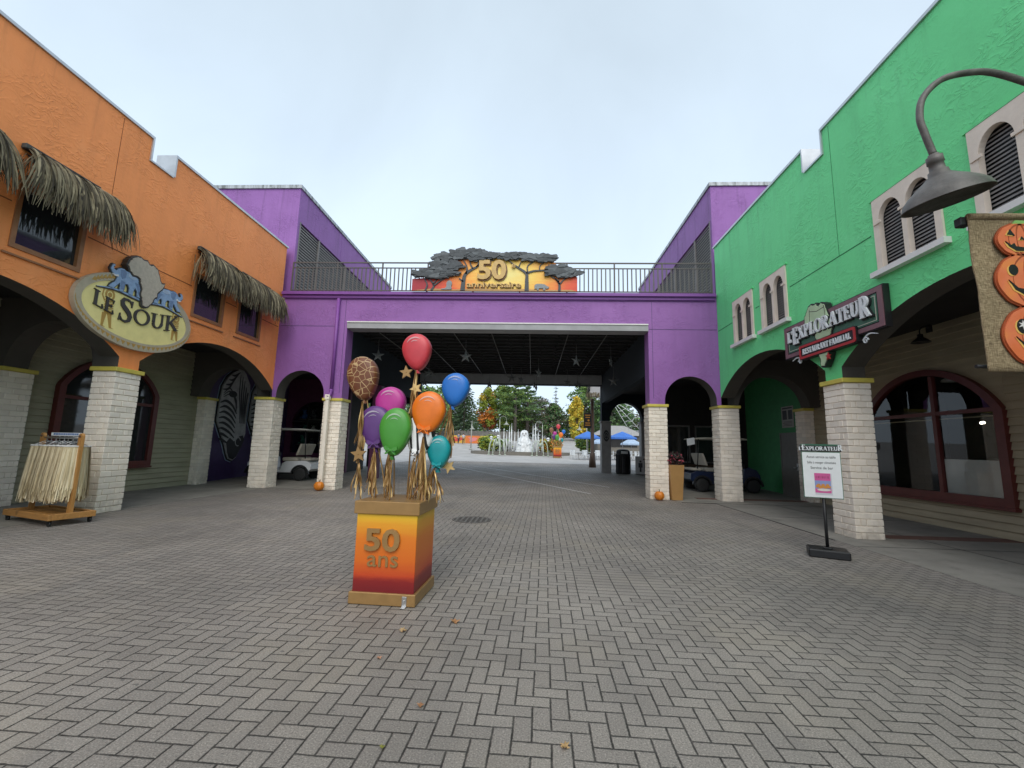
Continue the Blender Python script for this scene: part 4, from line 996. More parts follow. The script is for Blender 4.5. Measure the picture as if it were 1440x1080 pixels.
# ------------------------------------------------------------------ notice stand in front of the right hand column
NS = empty('notice_stand', (4.40,6.93,0), R(-26), 'white notice board with a black header on a black post before a brick column', 'notice stand')
b = MB(); b.cbox((-.25,-.19,0),(.25,.19,.115),.015); b.cbox((-.06,-.06,.115),(.06,.06,.135),.01); b.build('base', M['black'], NS)
b = MB(); b.tube([(0,0,.1),(.0,0,.86)], .022, 10); b.build('post', M['black'], NS)
fN = plY(-.02)
b = MB(); b.slab([(-.245,.84),(.245,.84),(.245,1.53),(-.245,1.53)], fN, .0, -.025); bd = b.build('board', M['sign_green'] if 'sign_green' in M else M.setdefault('sign_green', basic('bottle_green', (.02,.13,.07,1), .5)), NS)
mPap = basic('white_sign_board', (.78,.80,.80,1), .45, .04)
b = MB(); b.slab([(-.237,.85),(.237,.85),(.237,1.52),(-.237,1.52)], fN, .004, 0); b.build('white_face', mPap, bd)
for i, (tx, h) in enumerate((('Aucun service au table',.040),('Salle à manger climatisée',.036),('Service de bar',.040))):
    b = MB(); text_mesh(b, tx, h, fN, .0055, .002, 0, 1.435-.082*i, sx=.72 if i < 2 else .88, off=.006); b.build('printed_line', mInk, bd)
b = MB(); b.slab([(-.10,.89),(.115,.89),(.115,1.21),(-.10,1.21)], fN, .0065, .003); b.build('leaflet', paint((.62,.62,.66)), bd)
b = MB(); b.slab([(-.10,1.10),(.10,1.10),(.10,1.21),(-.10,1.21)], fN, .009, .006, mi=0); b.slab([(-.10,.92),(.10,.92),(.10,.98),(-.10,.98)], fN, .0092, .006, mi=0); b.slab([(-.10,.98),(.10,.98),(.10,1.10),(-.10,1.10)], fN, .0088, .006, mi=1)
rnd = random.Random(3)
for k in range(9): b.slab(ell_pts(-.07+.018*k, 1.015+.02*math.sin(k*2), .022, .020, n=10), fN, .0105+.0004*k, .008, mi=2)
b.slab(ell_pts(.01,.965,.085,.02,n=16), fN, .0102, .008, mi=3); b.build('dish_picture', [paint((.62,.10,.30)), paint((.25,.30,.55)), paint((.62,.25,.04)), paint((.7,.66,.62))], bd)
b = MB()
for k, w in enumerate((.012,.02,.010,.022,.016,.012,.018)): b.slab([(-.082+.024*k,1.135),(-.082+.024*k+w*.8,1.135),(-.082+.024*k+w*.8,1.168),(-.082+.024*k,1.168)], fN, .0115, .009)
b.build('leaflet_print', paint((.40,.06,.18)), bd)
b = MB(); b.slab([(-.26,1.535),(.26,1.535),(.26,1.625),(-.26,1.625)], fN, .005, -.02); b.slab([(-.25,1.626),(.25,1.626),(.25,1.645),(-.25,1.645)], fN, .003, -.02, mi=1); hd = b.build('header', [M['black'], M['sign_green']], NS)
ch = [('L',.052,.9),("'",.06,.6),('E',.085,.8)] + [(c,.058,.95) for c in 'XPLORATEU'] + [('R',.085,.8)]; s = .55/serif_width(ch); b = MB(); serif(b, [(c,h,q*s) for c,h,q in ch], -.275, 1.552, fN, .010, .004, 1.15); b.build('header_lettering', mSil, hd)

# ------------------------------------------------------------------ lamp post with a burlap pumpkin banner (the post stands just outside the picture)
LP = empty('lamp_post', (4.62,3.3,0), 0, 'weathered grey gooseneck lamp post with a wide enamel shade at the right edge', 'lamp post')
mIron = basic('weathered_grey_iron', (.105,.097,.09,1), .55, .35, 9, .25, 60)
b = MB(); b.tube([(0,0,0),(0,0,.5),(0,0,.52),(0,0,4.2)], [.09,.09,.055,.045], 14); b.lathe([(.16,0),(.16,.03),(.11,.08),(.095,.2)]); b.ball((0,0,4.22),.06); b.build('post', mIron, LP)
b = MB(); b.tube(bez([(0,0,3.95),(-.18,0,4.22),(-.52,0,4.42),(-.90,0,4.585),(-1.12,0,4.60),(-1.34,0,4.54),(-1.50,0,4.38),(-1.545,0,4.20),(-1.52,0,4.05),(-1.475,0,3.87)],8), .025, 12); b.build('gooseneck_arm', mIron, LP)
def rusty():
    t = NT('rusty_enamel'); p = t.pos()
    return t.out(t.ramp(t.noise(p, 22, 5, .7), [(.4,(.11,.10,.09,1)),(.52,(.09,.06,.045,1)),(.62,(.07,.028,.016,1))]), .75)
b = MB(); c = (0,0,-3.86)
b.lathe([(.0,3.875),(.034,3.875),(.036,3.86),(.052,3.855),(.054,3.80),(.046,3.795),(.05,3.74),(.062,3.735),(.066,3.705),(.105,3.672),(.160,3.632),(.215,3.585),(.255,3.54),(.274,3.49),(.276,3.485),(.268,3.487)], c, 32)
b.lathe([(.268,3.487),(.248,3.53),(.20,3.578),(.12,3.63),(0,3.65)], c, 32, mi=1); ls = b.build('lamp_shade', [mIron, rusty()], LP, recalc=False); ls.location = (-1.475,0,3.86); ls.rotation_euler = (R(5),R(-13),0)
b = MB(); b.tube([(-1.30,0,3.30),(0,0,3.30)], .018, 8); b.cbox((-1.365,-.03,3.26),(-1.29,.03,3.33),.006); b.build('banner_arm', M['black'], LP)
b = MB(); b.tube([(-1.335,.03,2.17),(0,.03,2.17)], .014, 8); b.build('banner_arm', M['black'], LP)
def burlap():
    t = NT('burlap'); p = t.pos()
    wx = t.noise(t.mapv(p,(1,1,.12)), 210, 2); wz = t.noise(t.mapv(p,(.12,1,1)), 210, 2)
    w = t.m('MULTIPLY', t.m('ADD', wx, wz), .5)
    c = t.ramp(w, [(.38,(.12,.085,.045,1)),(.5,(.24,.18,.10,1)),(.62,(.36,.28,.17,1))])
    c = t.mix(.5, c, t.ramp(t.noise(p, 3, 4), [(.3,.7),(.7,1.25)]), 'MULTIPLY')
    return t.out(c, .9, t.bump(w, .5, .004))
BN = empty('pumpkin_banner', (3.625,3.27,2.12), 0, 'burlap banner with three stacked jack o lanterns hanging from the lamp post', 'banner')
b = MB(); rnd = random.Random(4); vs = []; nx, nz = 24, 30
for i in range(nx+1):
    for j in range(nz+1):
        x = -.335 + .67*i/nx; z = 1.21*j/nz; e = rnd.uniform(-.0025,.0025)+.003*math.sin(j*.5) if i in (0,nx) else 0
        vs.append((x+e, -.012+.014*math.sin(x*7+z*2)*(1-z/1.3)+.004*math.sin(z*9), z))
b.add(vs, [(i*(nz+1)+j,(i+1)*(nz+1)+j,(i+1)*(nz+1)+j+1,i*(nz+1)+j+1) for i in range(nx) for j in range(nz)], 0, True)
cl = b.build('cloth', burlap(), BN); so_ = cl.modifiers.new('thick','SOLIDIFY'); so_.thickness = .008
b = MB(); b.tube([(-.33,-.012,1.2),(.33,-.012,1.2)], .026, 10); b.build('hem', cl.data.materials[0], BN)
def pumpkin_mat():
    t = NT('painted_pumpkin_orange'); p = t.pos()
    c = t.ramp(t.noise(p, 4.5, 4), [(.3,(.62,.14,.035,1)),(.55,(.66,.17,.07,1)),(.75,(.72,.24,.05,1))]); return t.out(c, .6)
mPk = pumpkin_mat(); mPkD = basic('dark_orange_paint', (.30,.06,.015,1), .6, .15, 12); mPkY = basic('yellow_edge_paint', (.70,.42,.10,1), .6)
def jack(cx, cz, a, c, seed, parts, stem=False):
    fJ = plY(-.03); b = MB()
    lob = [(cx+a*math.cos(t)*(1+.012*math.cos(6*t)), cz+c*math.sin(t)*(1-.03*math.cos(t*6)**2)) for t in [2*PI*i/72 for i in range(72)]]
    b.slab(grow_poly(lob,.012), fJ, .004, -.006, mi=1); b.slab(lob, fJ, .014, 0, mi=0)
    for q in (-.55,-.2,.2,.55): b.ribbon([(cx+a*q*math.cos(t), cz+c*.93*math.sin(t)) for t in [PI/2-PI*i/16 for i in range(17)]], [.004+.008*abs(math.cos(PI*i/16)) for i in range(17)], fJ, .0155, .01, mi=1)
    for poly in parts:
        P = [(cx+u*a, cz+v*c) for u,v in poly]
        b.slab(xf(P, -.012, -.006, 1, 1), fJ, .017, .01, mi=3); b.slab(P, fJ, .0195, .012, mi=2)
    if stem: b.slab([(cx-.05,cz+c*.93),(cx+.04,cz+c*.93),(cx+.05,cz+c*1.16),(cx-.02,cz+c*1.2)], fJ, .012, 0, mi=4)
    return b.build('jack_o_lantern', [mPk, mPkD, M['black'], mPkY, paint((.22,.42,.12))], BN)
jack(.0,1.0,.165,.13,1,[[(-.62,.30),(-.46,.62),(-.28,.22)],[(.22,.22),(.42,.62),(.62,.30)],[(-.10,-.02),(0,.18),(.12,-.02)],[(-.72,-.1),(-.5,-.34),(-.36,-.22),(-.3,-.42),(.1,-.5),(.16,-.36),(.28,-.44),(.72,-.1),(.6,-.46),(.2,-.72),(-.3,-.7),(-.6,-.42)]],True)
jack(.03,.685,.235,.21,2,[ell_pts(-.52,.36,.14,.2,n=14),ell_pts(.45,.36,.14,.2,n=14),[(-.1,-.05),(-.02,.2),(.12,-.05)],[(-.7,.0),(-.45,-.3),(-.2,-.36),(.1,-.36),(.4,-.3),(.7,.0),(.62,-.36),(.3,-.62),(-.2,-.62),(-.55,-.36)]])
jack(.045,.26,.255,.235,3,[ell_pts(-.5,.30,.17,.24,n=14),ell_pts(.5,.30,.17,.24,n=14),[(-.72,-.02),(-.42,-.34),(0,-.46),(.42,-.34),(.72,-.02),(.6,-.42),(.1,-.74),(-.4,-.58)]])
b = MB(); b.slab(xf(star_poly(.035,.35,6), -.085,.34,1,1), plY(-.03), .024, .018); b.build('eye_glint', M['white_trim'], BN)
# ------------------------------------------------------------------ balloon display in the middle of the court
def sunset_box():
    t = NT('sunset_gradient_board'); p = t.pos(True); s = t.n('ShaderNodeSeparateXYZ'); t.L.new(p, s.inputs[0])
    f = t.m('ADD', s.outputs[2], t.m('MULTIPLY', t.m('SUBTRACT', t.noise(t.mapv(p,(1.2,1.2,9)), 2, 4), .5), .09))
    return t.out(t.ramp(f, [(.11,(.16,.008,.012,1)),(.21,(.22,.012,.012,1)),(.27,(.50,.055,.012,1)),(.40,(.62,.13,.010,1)),(.60,(.66,.18,.012,1)),(.725,(.71,.31,.018,1)),(.82,(.74,.46,.025,1))]), .4)
mBox = sunset_box()
def giraffe():
    t = NT('giraffe_patches'); p = t.pos(True); v = t.n('ShaderNodeTexVoronoi'); v.feature = 'DISTANCE_TO_EDGE'; t.L.new(t.mapv(p,(1,0,1)), v.inputs['Vector']); v.inputs['Scale'].default_value = 14; v.inputs['Randomness'].default_value = .75
    return t.out(t.mix(t.ramp(v.outputs['Distance'], [(.018,1),(.04,0)]), t.ramp(t.noise(p,8,3),[(.3,(.12,.035,.012,1)),(.7,(.165,.052,.018,1))]), (.46,.31,.15,1)), .5)
def zebra_stripe():
    t = NT('zebra_stripes'); p = t.pos(True); w = t.n('ShaderNodeTexWave'); w.wave_type = 'BANDS'; w.bands_direction = 'X'; t.L.new(t.mapv(p,(1,1,.45),(0,R(25),0)), w.inputs['Vector']); w.inputs['Scale'].default_value = 4.2; w.inputs['Distortion'].default_value = 3.0; w.inputs['Detail'].default_value = 1
    return t.out(t.ramp(w.outputs['Fac'], [(.72,(.85,.85,.85,1)),(.78,(.015,.015,.015,1))]), .5)
BS = empty('balloon_display', (-1.37,4.56,0), R(-3), 'orange 50 ans pedestal topped by painted wooden balloons and gold ribbons', 'display')
b = MB(); b.cbox((-.30,-.30,.10),(.30,.30,.835),.004); bx = b.build('box', mBox, BS)
b = MB(); b.cbox((-.325,-.325,.825),(.325,.325,.945),.006); b.build('lid', M['gold'], BS)
b = MB(); b.cbox((-.325,-.325,.004),(.325,.325,.112),.006); b.build('plinth', M['gold'], BS)
fK = plY(-.30)
b = MB(); text_mesh(b, '50', .20, fK, .028, .0, -.03, .495, off=.024, sx=1.28); b.build('numerals', M['gold'], bx)
b = MB(); text_mesh(b, 'ans', .155, fK, .012, .0, -.015, .345, off=.004, sx=1.12); b.build('lettering', M['gold'], bx)
b = MB(); b.cbox((.20,-.332,.005),(.245,-.324,.095),.002); b.cbox((.20,-.375,.003),(.245,-.325,.010),.002); b.ball((.222,-.333,.06),.008); b.build('corner_bracket', M['chrome'], BS)
def balloon(x, y, zt, zb, w, lean, mats, bow=None, th=.055, hl=True):
    """painted wooden balloon: a rounded drop with a tied neck"""
    h = zt-zb; n = 40; prof = []
    for i in range(n):
        t = 2*PI*i/n; c, s = math.cos(t), math.sin(t)
        v = .58*h + .42*h*s if s > 0 else .58*h + .58*h*s
        hw = .5*w*abs(c) if s > 0 else .5*w*abs(c)*(1-.22*abs(s)**1.3)
        prof.append((math.copysign(hw, c), v))
    b = MB(); rings = [(1.0,th),(1.0,-th*.1),(.965,-th*.55),(.86,-th*.86),(.6,-th*1.08),(.3,-th*1.16)]; vs = []
    cz = .56*h
    for (q, yy) in rings:
        for (u, v) in prof: vs.append((u*q, yy, cz+(v-cz)*q))
    vs.append((0,-th*1.18,cz)); N = len(rings)
    fs = [(k*n+i, k*n+(i+1)%n, (k+1)*n+(i+1)%n, (k+1)*n+i) for k in range(N-1) for i in range(n)]
    b.add(vs, fs + [((N-1)*n+i,(N-1)*n+(i+1)%n,N*n) for i in range(n)], 0, True); b.add(vs[:n], [list(range(n))[::-1]], 0)
    b.slab([(-.010,0),(.010,0),(.026,-.035),(-.026,-.035)], plY(0), .02, -.03)
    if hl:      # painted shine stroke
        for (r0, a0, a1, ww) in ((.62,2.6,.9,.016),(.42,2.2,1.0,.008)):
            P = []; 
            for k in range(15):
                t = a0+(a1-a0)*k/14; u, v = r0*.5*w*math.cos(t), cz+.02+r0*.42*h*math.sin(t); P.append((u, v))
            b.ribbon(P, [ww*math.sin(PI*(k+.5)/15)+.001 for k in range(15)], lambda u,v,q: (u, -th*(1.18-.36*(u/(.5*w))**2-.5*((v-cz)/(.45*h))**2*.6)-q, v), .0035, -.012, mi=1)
    o = b.build('balloon', mats, BS); o.location = (x, y, zb); o.rotation_euler = (0, lean, 0)
    if bow:
        b = MB(); s = w*.42; zc = h*.13
        P = [(0,.06),(-.45,.32),(-.5,.05),(-.3,-.1),(-.42,-.38),(-.2,-.28),(-.08,-.1),(0,-.16),(.08,-.1),(.22,-.30),(.42,-.38),(.3,-.1),(.5,.05),(.45,.32)]
        b.slab(xf(P, 0, zc, s, s*.9), plY(-th*.75), .03, -.02); b.ball((0,-th*.75-.03,zc-.01), .010)
        for sg in (-1,1): b.slab(xf([(sg*.12,-.02),(sg*.30,-.10),(sg*.26,-.20),(sg*.18,-.08)], 0, zc, s, s*.9), plY(-th*.75), .034, .02, mi=1)
        b.build('bow', [bow, M['black']], o)
    return o
def bp(c, d=1.25): return [paint(c, .38, .10), paint(tuple(min(.9, x*.55+.30) for x in c), .5)]
RB = []     # ribbon roots (local)
def put(x, z0, z1, y, w, lean, col, bow=False, hl=True, mats=None):
    mt = mats or bp(col); balloon(x, y, z1, z0, w, lean, mt, mt[0] if bow else None, hl=hl); RB.append((x+math.sin(lean)*0, y, z0-.02))
# coordinates are measured from the pedestal centre
put(.10,2.30,2.71,.06,.32,-.10,(.55,.045,.06)); put(-.44,1.955,2.44,-.02,.34,-.16,None,hl=False,mats=[giraffe(),M['gold']])
put(-.20,1.72,2.12,.10,.33,.0,(.46,.035,.26)); put(-.285,1.44,1.90,.0,.36,-.10,(.10,.035,.17),True)
put(-.05,1.375,1.87,-.14,.33,.06,(.06,.27,.035),True); put(.245,1.60,2.06,-.04,.355,.12,(.74,.17,.01),True)
put(.50,1.915,2.28,.10,.30,.10,(.015,.15,.52)); put(.385,1.25,1.60,.04,.25,.0,(.006,.27,.29),True); put(.175,1.36,1.82,-.01,.30,.06,None,True,False,[zebra_stripe(),M['gold']])
PO = []
for i, (x,y,z) in enumerate(RB):
    fx, fy = max(-.24,min(.24,x*.55)), max(-.2,min(.2,y*1.4)); b = MB()
    b.tube(bez([(fx,fy,.94),(fx+(x-fx)*.25,fy,.94+(z-.94)*.5),(x,y+.02,z+.1)],6), .008, 6); b.build('pole', M['gold'], BS)
rnd = random.Random(21)
def ribbons(x, y, z, n, ln, spread=.05, gather=.0):
    b = MB()
    for k in range(n):
        L = ln*rnd.uniform(.65,1.05); a = rnd.uniform(-spread,spread); c = rnd.uniform(-spread,spread)*.8; ph = rnd.uniform(0,6); w = rnd.uniform(.004,.009); vs = []
        for i in range(11):
            q = i/10; px = x+rnd.uniform(-.001,.001)+a*q**.8+.018*math.sin(ph+q*5)*q; py = y-.03+c*q+.014*math.cos(ph+q*4)*q; pz = z-L*q
            t = ph+q*3.5; vs += [(px-w*math.cos(t),py-w*math.sin(t),pz),(px+w*math.cos(t),py+w*math.sin(t),pz)]
        b.add(vs, [(2*i,2*i+1,2*i+3,2*i+2) for i in range(10)], rnd.choice((0,0,1,2)), True)
    b.build('ribbon_bunch', [M['gold'], M['gold_light'], M['ribbon_brown'] if 'ribbon_brown' in M else M.setdefault('ribbon_brown', basic('bronze_ribbon', (.22,.11,.04,1), .35, .1, metal=.3))], BS, recalc=False)
ribbons(.10,.03,2.29,26,.62,.05); ribbons(-.44,-.04,1.94,22,.62,.04); ribbons(-.42,-.06,1.30,16,.36,.05); ribbons(-.28,-.02,1.42,34,.46,.045); ribbons(-.12,.0,1.50,14,.42,.04)
ribbons(-.055,-.16,1.36,20,.40,.03); ribbons(.14,.02,1.36,26,.42,.04); ribbons(.25,-.06,1.58,46,.66,.055); ribbons(.49,.08,1.90,22,.55,.05); ribbons(.36,.02,1.24,18,.34,.14); ribbons(.30,-.06,1.2,18,.3,.1)
def gstar(x, y, z, r, a, m=None):
    b = MB(); b.slab(star_poly(r,.45,5,PI/2+a), plY(0), .012, -.012); b.ball((0,-.014,0),.006); o = b.build('star', m or M['gold'], BS); o.location = (x,y,z); return o
gstar(.02,-.06,2.255,.075,.1); gstar(.115,.0,2.09,.07,.45,M['gold_light']); gstar(-.425,-.10,1.385,.088,.1); gstar(.48,.12,1.275,.075,.5,M['gold_light']); gstar(-.30,.14,1.56,.06,.3)

# ------------------------------------------------------------------ rolling rack of raffia skirts
RK = empty('display_rack', (-8.55,7.57,0), R(-18), 'wooden rolling rack on black casters carrying raffia skirts beside a brick column', 'rack')
b = MB()
b.cbox((-.72,-.32,.10),(.72,-.275,.20),.005); b.cbox((-.72,.275,.10),(.72,.32,.20),.005); b.cbox((-.72,-.274,.10),(-.675,.274,.20),.005); b.cbox((.675,-.274,.10),(.72,.274,.20),.005)
for y in (-.2,-.065,.07,.205): b.cbox((-.673,y-.05,.15),(.673,y+.05,.17),.004)
b.build('base_frame', M['wood_x'], RK)
for x in (-.62,.60):
    b = MB(); P = [(-.055,.17),(.055,.17),(.055,1.50)] + [(.055*math.cos(t), 1.50+.055*math.sin(t)) for t in [PI*i/8 for i in range(1,8)]] + [(-.055,1.50)]
    b.slab(P, lambda u,v,w,x=x: (x+u, w, v), -.022, .022); b.ball((x,-.026,1.5),.02,mi=1); o = b.build('upright', [M['wood'], M['wood_dark']], RK)
b = MB(); b.tube([(-.62,0,1.47),(.60,0,1.47)], .016, 8); b.build('rail', M['chrome'], RK)
for x in (-.65,.65):
    for y in (-.27,.27):
        b = MB(); b.tube([(x,y-.014,.045),(x,y+.014,.045)], .045, 12); b.box((x-.02,y-.025,.05),(x+.02,y-.017,.10)); b.box((x-.02,y+.017,.05),(x+.02,y+.025,.10)); b.build('caster', M['black'], RK)
def raffia():
    t = NT('raffia'); p = t.pos(True); g = t.n('ShaderNodeNewGeometry')
    c = t.ramp(g.outputs['Random Per Island'], [(0,(.50,.39,.22,1)),(.5,(.70,.57,.34,1)),(1,(.84,.74,.52,1))])
    return t.out(c, .8)
mRf = raffia()
SKT = empty('raffia_skirt', (0,0,0), R(-18), None, 'raffia skirt', 'raffia skirts on the rack')
b = MB(); rnd = random.Random(33)
for k in range(520):
    a = rnd.uniform(0,2*PI); rx, ry = .10, .20; x0, y0 = rx*math.cos(a), ry*math.sin(a); L = rnd.uniform(.72,1.0); fl = rnd.uniform(1.0,1.35); ph = rnd.uniform(0,6); w = rnd.uniform(.004,.010); vs = []
    for i in range(6):
        q = i/5; m = 1+(fl-1)*q; px = x0*m+.012*math.sin(ph+4*q)*q; py = y0*m+.012*math.cos(ph*1.3+4*q)*q
        vs += [(px-w*math.sin(a),py+w*math.cos(a),-L*q),(px+w*math.sin(a),py-w*math.cos(a),-L*q)]
    b.add(vs, [(2*i,2*i+1,2*i+3,2*i+2) for i in range(5)], 0, True)
b.build('fringe', mRf, SKT, recalc=False)
b = MB(); b.tube([(.10*math.cos(2*PI*i/20), .20*math.sin(2*PI*i/20), 0) for i in range(21)], .014, 6); b.build('waistband', M['white_trim'], SKT)
b = MB(); b.tube(bez([(0,0,.14),(.02,0,.165),(0,0,.175),(-.01,0,.15),(0,0,.09)],4), .004, 5); b.tube([(0,-.18,.0),(0,0,.09),(0,.18,.0)], .006, 5); b.build('hanger', M['chrome'], SKT)
c7, s7 = math.cos(R(-18)), math.sin(R(-18))
for k in range(8):
    o = SKT if k == 0 else copy_tree(SKT); lx = -.48+.138*k + rnd.uniform(-.02,.02)
    o.location = (-8.55+lx*c7, 7.57+lx*s7, 1.325); o.rotation_euler = (0,0,R(-18)+rnd.uniform(-.5,.5)+(PI if k % 2 else 0)); o.scale = (1,1,rnd.uniform(.9,1.04))
    o['label'] = 'cream raffia skirt hanging among others from the steel rail of the wooden rack'
b = MB(); b.cbox((-.35,-.012,1.50),(.57,.012,1.56),.003)
SG = empty('rack_notice', (-8.55,7.57,0), R(-18), 'long white notice strip with blue print along the top of the skirt rack', 'notice'); b.build('board', mPap, SG)
b = MB(); rnd = random.Random(6)
x = -.27
while x < .50: w = rnd.uniform(.03,.07); b.box((x,-.0145,1.518),(x+w,-.0121,1.552)); x += w+.015
b.build('print_marks', paint((.12,.2,.42)), SG)

# ------------------------------------------------------------------ pumpkins, planter, drain, leaves
def pumpkin(loc, r, label, a=0):
    P = empty('pumpkin', loc, a, label, 'pumpkin'); b = MB(); vs = []; nu, nv = 40, 14
    for i in range(nv+1):
        t = PI*i/nv
        for k in range(nu):
            p = 2*PI*k/nu; q = 1-.10*abs(math.sin(5*p))**.6*math.sin(t) if True else 1
            vs.append((r*q*math.sin(t)*math.cos(p), r*q*math.sin(t)*math.sin(p), r*.96*(1+math.cos(t)*(1-.16*math.exp(-((t if t < PI/2 else PI-t)*2.6)**2)))))
    b.add(vs, [(i*nu+k,(i+1)*nu+k,(i+1)*nu+(k+1)%nu,i*nu+(k+1)%nu) for i in range(nv) for k in range(nu)], 0, True)
    b.build('body', M['pumpkin'] if 'pumpkin' in M else M.setdefault('pumpkin', basic('pumpkin_skin', (.66,.20,.015,1), .42, .14, 9)), P)
    b = MB(); b.tube([(0,0,1.72*r),(.02*r,0,1.98*r),(.15*r,.05*r,2.2*r)], [.14*r,.09*r,.10*r], 7); b.build('stem', paint((.16,.13,.05), .8), P)
pumpkin((-6.60,13.50,0),.155,'orange pumpkin on the paving against the left purple arch column',.5)
pumpkin((3.83,13.55,0),.15,'orange pumpkin on the paving against the right purple arch column',1.2)
PL = empty('tapered_planter', (4.40,13.86,0), R(4), 'tall tan tapered planter with dark red flowers beside a brick column', 'planter')
def frustum(b, a0, a1, z0, z1, mi=0):
    vs = [(s*a0,t*a0,z0) for s,t in ((-1,-1),(1,-1),(1,1),(-1,1))] + [(s*a1,t*a1,z1) for s,t in ((-1,-1),(1,-1),(1,1),(-1,1))]
    b.add(vs, [(0,3,2,1),(0,1,5,4),(1,2,6,5),(2,3,7,6),(3,0,4,7),(4,5,6,7)], mi)
b = MB(); frustum(b,.16,.215,.01,1.06); b.build('pot', basic('tan_planter', (.40,.22,.075,1), .5, .06), PL)
b = MB(); b.box((-.19,-.19,1.061),(.19,.19,1.075)); b.build('soil', M['wood_dark'], PL)
def leaf_cloud(b, c, r, n, s, rnd, mis=(0,), flat=1):
    """many small leaf faces through a volume"""
    for _ in range(n):
        while True:
            p = Vector((rnd.uniform(-1,1),rnd.uniform(-1,1),rnd.uniform(-1,1)))
            if .25 < p.length < 1: break
        q = Vector((c[0]+p.x*r[0], c[1]+p.y*r[1], c[2]+p.z*r[2]))
        a = Vector((rnd.uniform(-1,1),rnd.uniform(-1,1),rnd.uniform(-.6,.6))).normalized(); e = Vector((rnd.uniform(-1,1),rnd.uniform(-1,1),rnd.uniform(-1,1))).cross(a).normalized()
        l = s*rnd.uniform(.6,1.3); w = l*.45*flat
        b.add([q-a*l, q+e*w, q+a*l, q-e*w], [(0,1,2,3)], rnd.choice(mis))
mLeafR = [basic('burgundy_leaf', (.05,.012,.018,1), .6, .3, 20), basic('dark_leaf', (.02,.028,.015,1), .6, .3, 20), basic('pink_flower', (.45,.07,.10,1), .6, .2)]
b = MB(); rnd = random.Random(9); leaf_cloud(b, (0,0,1.22), (.27,.27,.24), 420, .055, rnd, (0,0,0,1,1,2)); b.build('foliage', mLeafR, PL, recalc=False)
DR = empty('drain_cover', (-1.21,9.13,.0), 0, 'round cast iron drain grate set in the pavers', 'drain cover')
b = MB(); b.lathe([(.40,.001),(.40,.009),(.36,.009),(.36,.001)], n=40); b.build('ring', M['iron'] if 'iron' in M else M.setdefault('iron', basic('cast_iron', (.11,.10,.09,1), .6, .3, 20)), DR)
b = MB(); b.lathe([(.0,.0025),(.36,.0025)], n=40); b.build('shaft_shade', M['black'], DR)  # flat disc under the grate, the shade of the drain hole painted black
b = MB()
for k in range(-3,4):
    h = math.sqrt(max(0,.355**2-(k*.10)**2)); b.box((k*.10-.020,-h,.004),(k*.10+.020,h,.0085)); b.box((-h,k*.10-.020,.0035),(h,k*.10+.020,.0080))
b.build('grate', M['iron'], DR)
LEAF = [(0,-.5),(.12,-.2),(.45,-.28),(.32,-.05),(.55,.15),(.28,.18),(.2,.35),(.06,.28),(0,.55),(-.08,.28),(-.24,.38),(-.26,.15),(-.55,.12),(-.33,-.06),(-.42,-.3),(-.12,-.2)]
for (x,y,s,a,c,lb) in ((-.63,3.93,.085,.4,(.33,.17,.075),'large curled brown maple leaf on the pavers near the pedestal'),(-1.02,3.71,.07,2.1,(.38,.26,.13),'pale yellow fallen leaf on the pavers in front of the pedestal'),(.19,2.44,.055,1.2,(.36,.23,.10),'tan fallen leaf on the nearest pavers right of centre'),(-.62,2.72,.045,.2,(.30,.15,.07),'small orange leaf in a joint of the near pavers'),(-1.05,3.25,.04,1.0,(.40,.20,.12),'small pinkish leaf on the pavers below the pedestal'),(-.72,2.36,.03,2.6,(.20,.20,.03),'small green leaf bud on the nearest pavers')):
    b = MB(); vs = [Vector((u*s*math.cos(a)-v*s*math.sin(a), u*s*math.sin(a)+v*s*math.cos(a), .008+.42*s*(u*u*1.6+abs(v)*.5)+.12*s*math.sin(9*u+5*v))) for u,v in LEAF] + [Vector((0,0,.008+.1*s))]
    n = len(LEAF); b.add(vs, [(i,(i+1)%n,n) for i in range(n)], 0); o = b.build('fallen_leaf', paint(c,.7,.2), recalc=False); o.location = (x,y,0); tag(o, lb, 'leaf', 'fallen leaves')

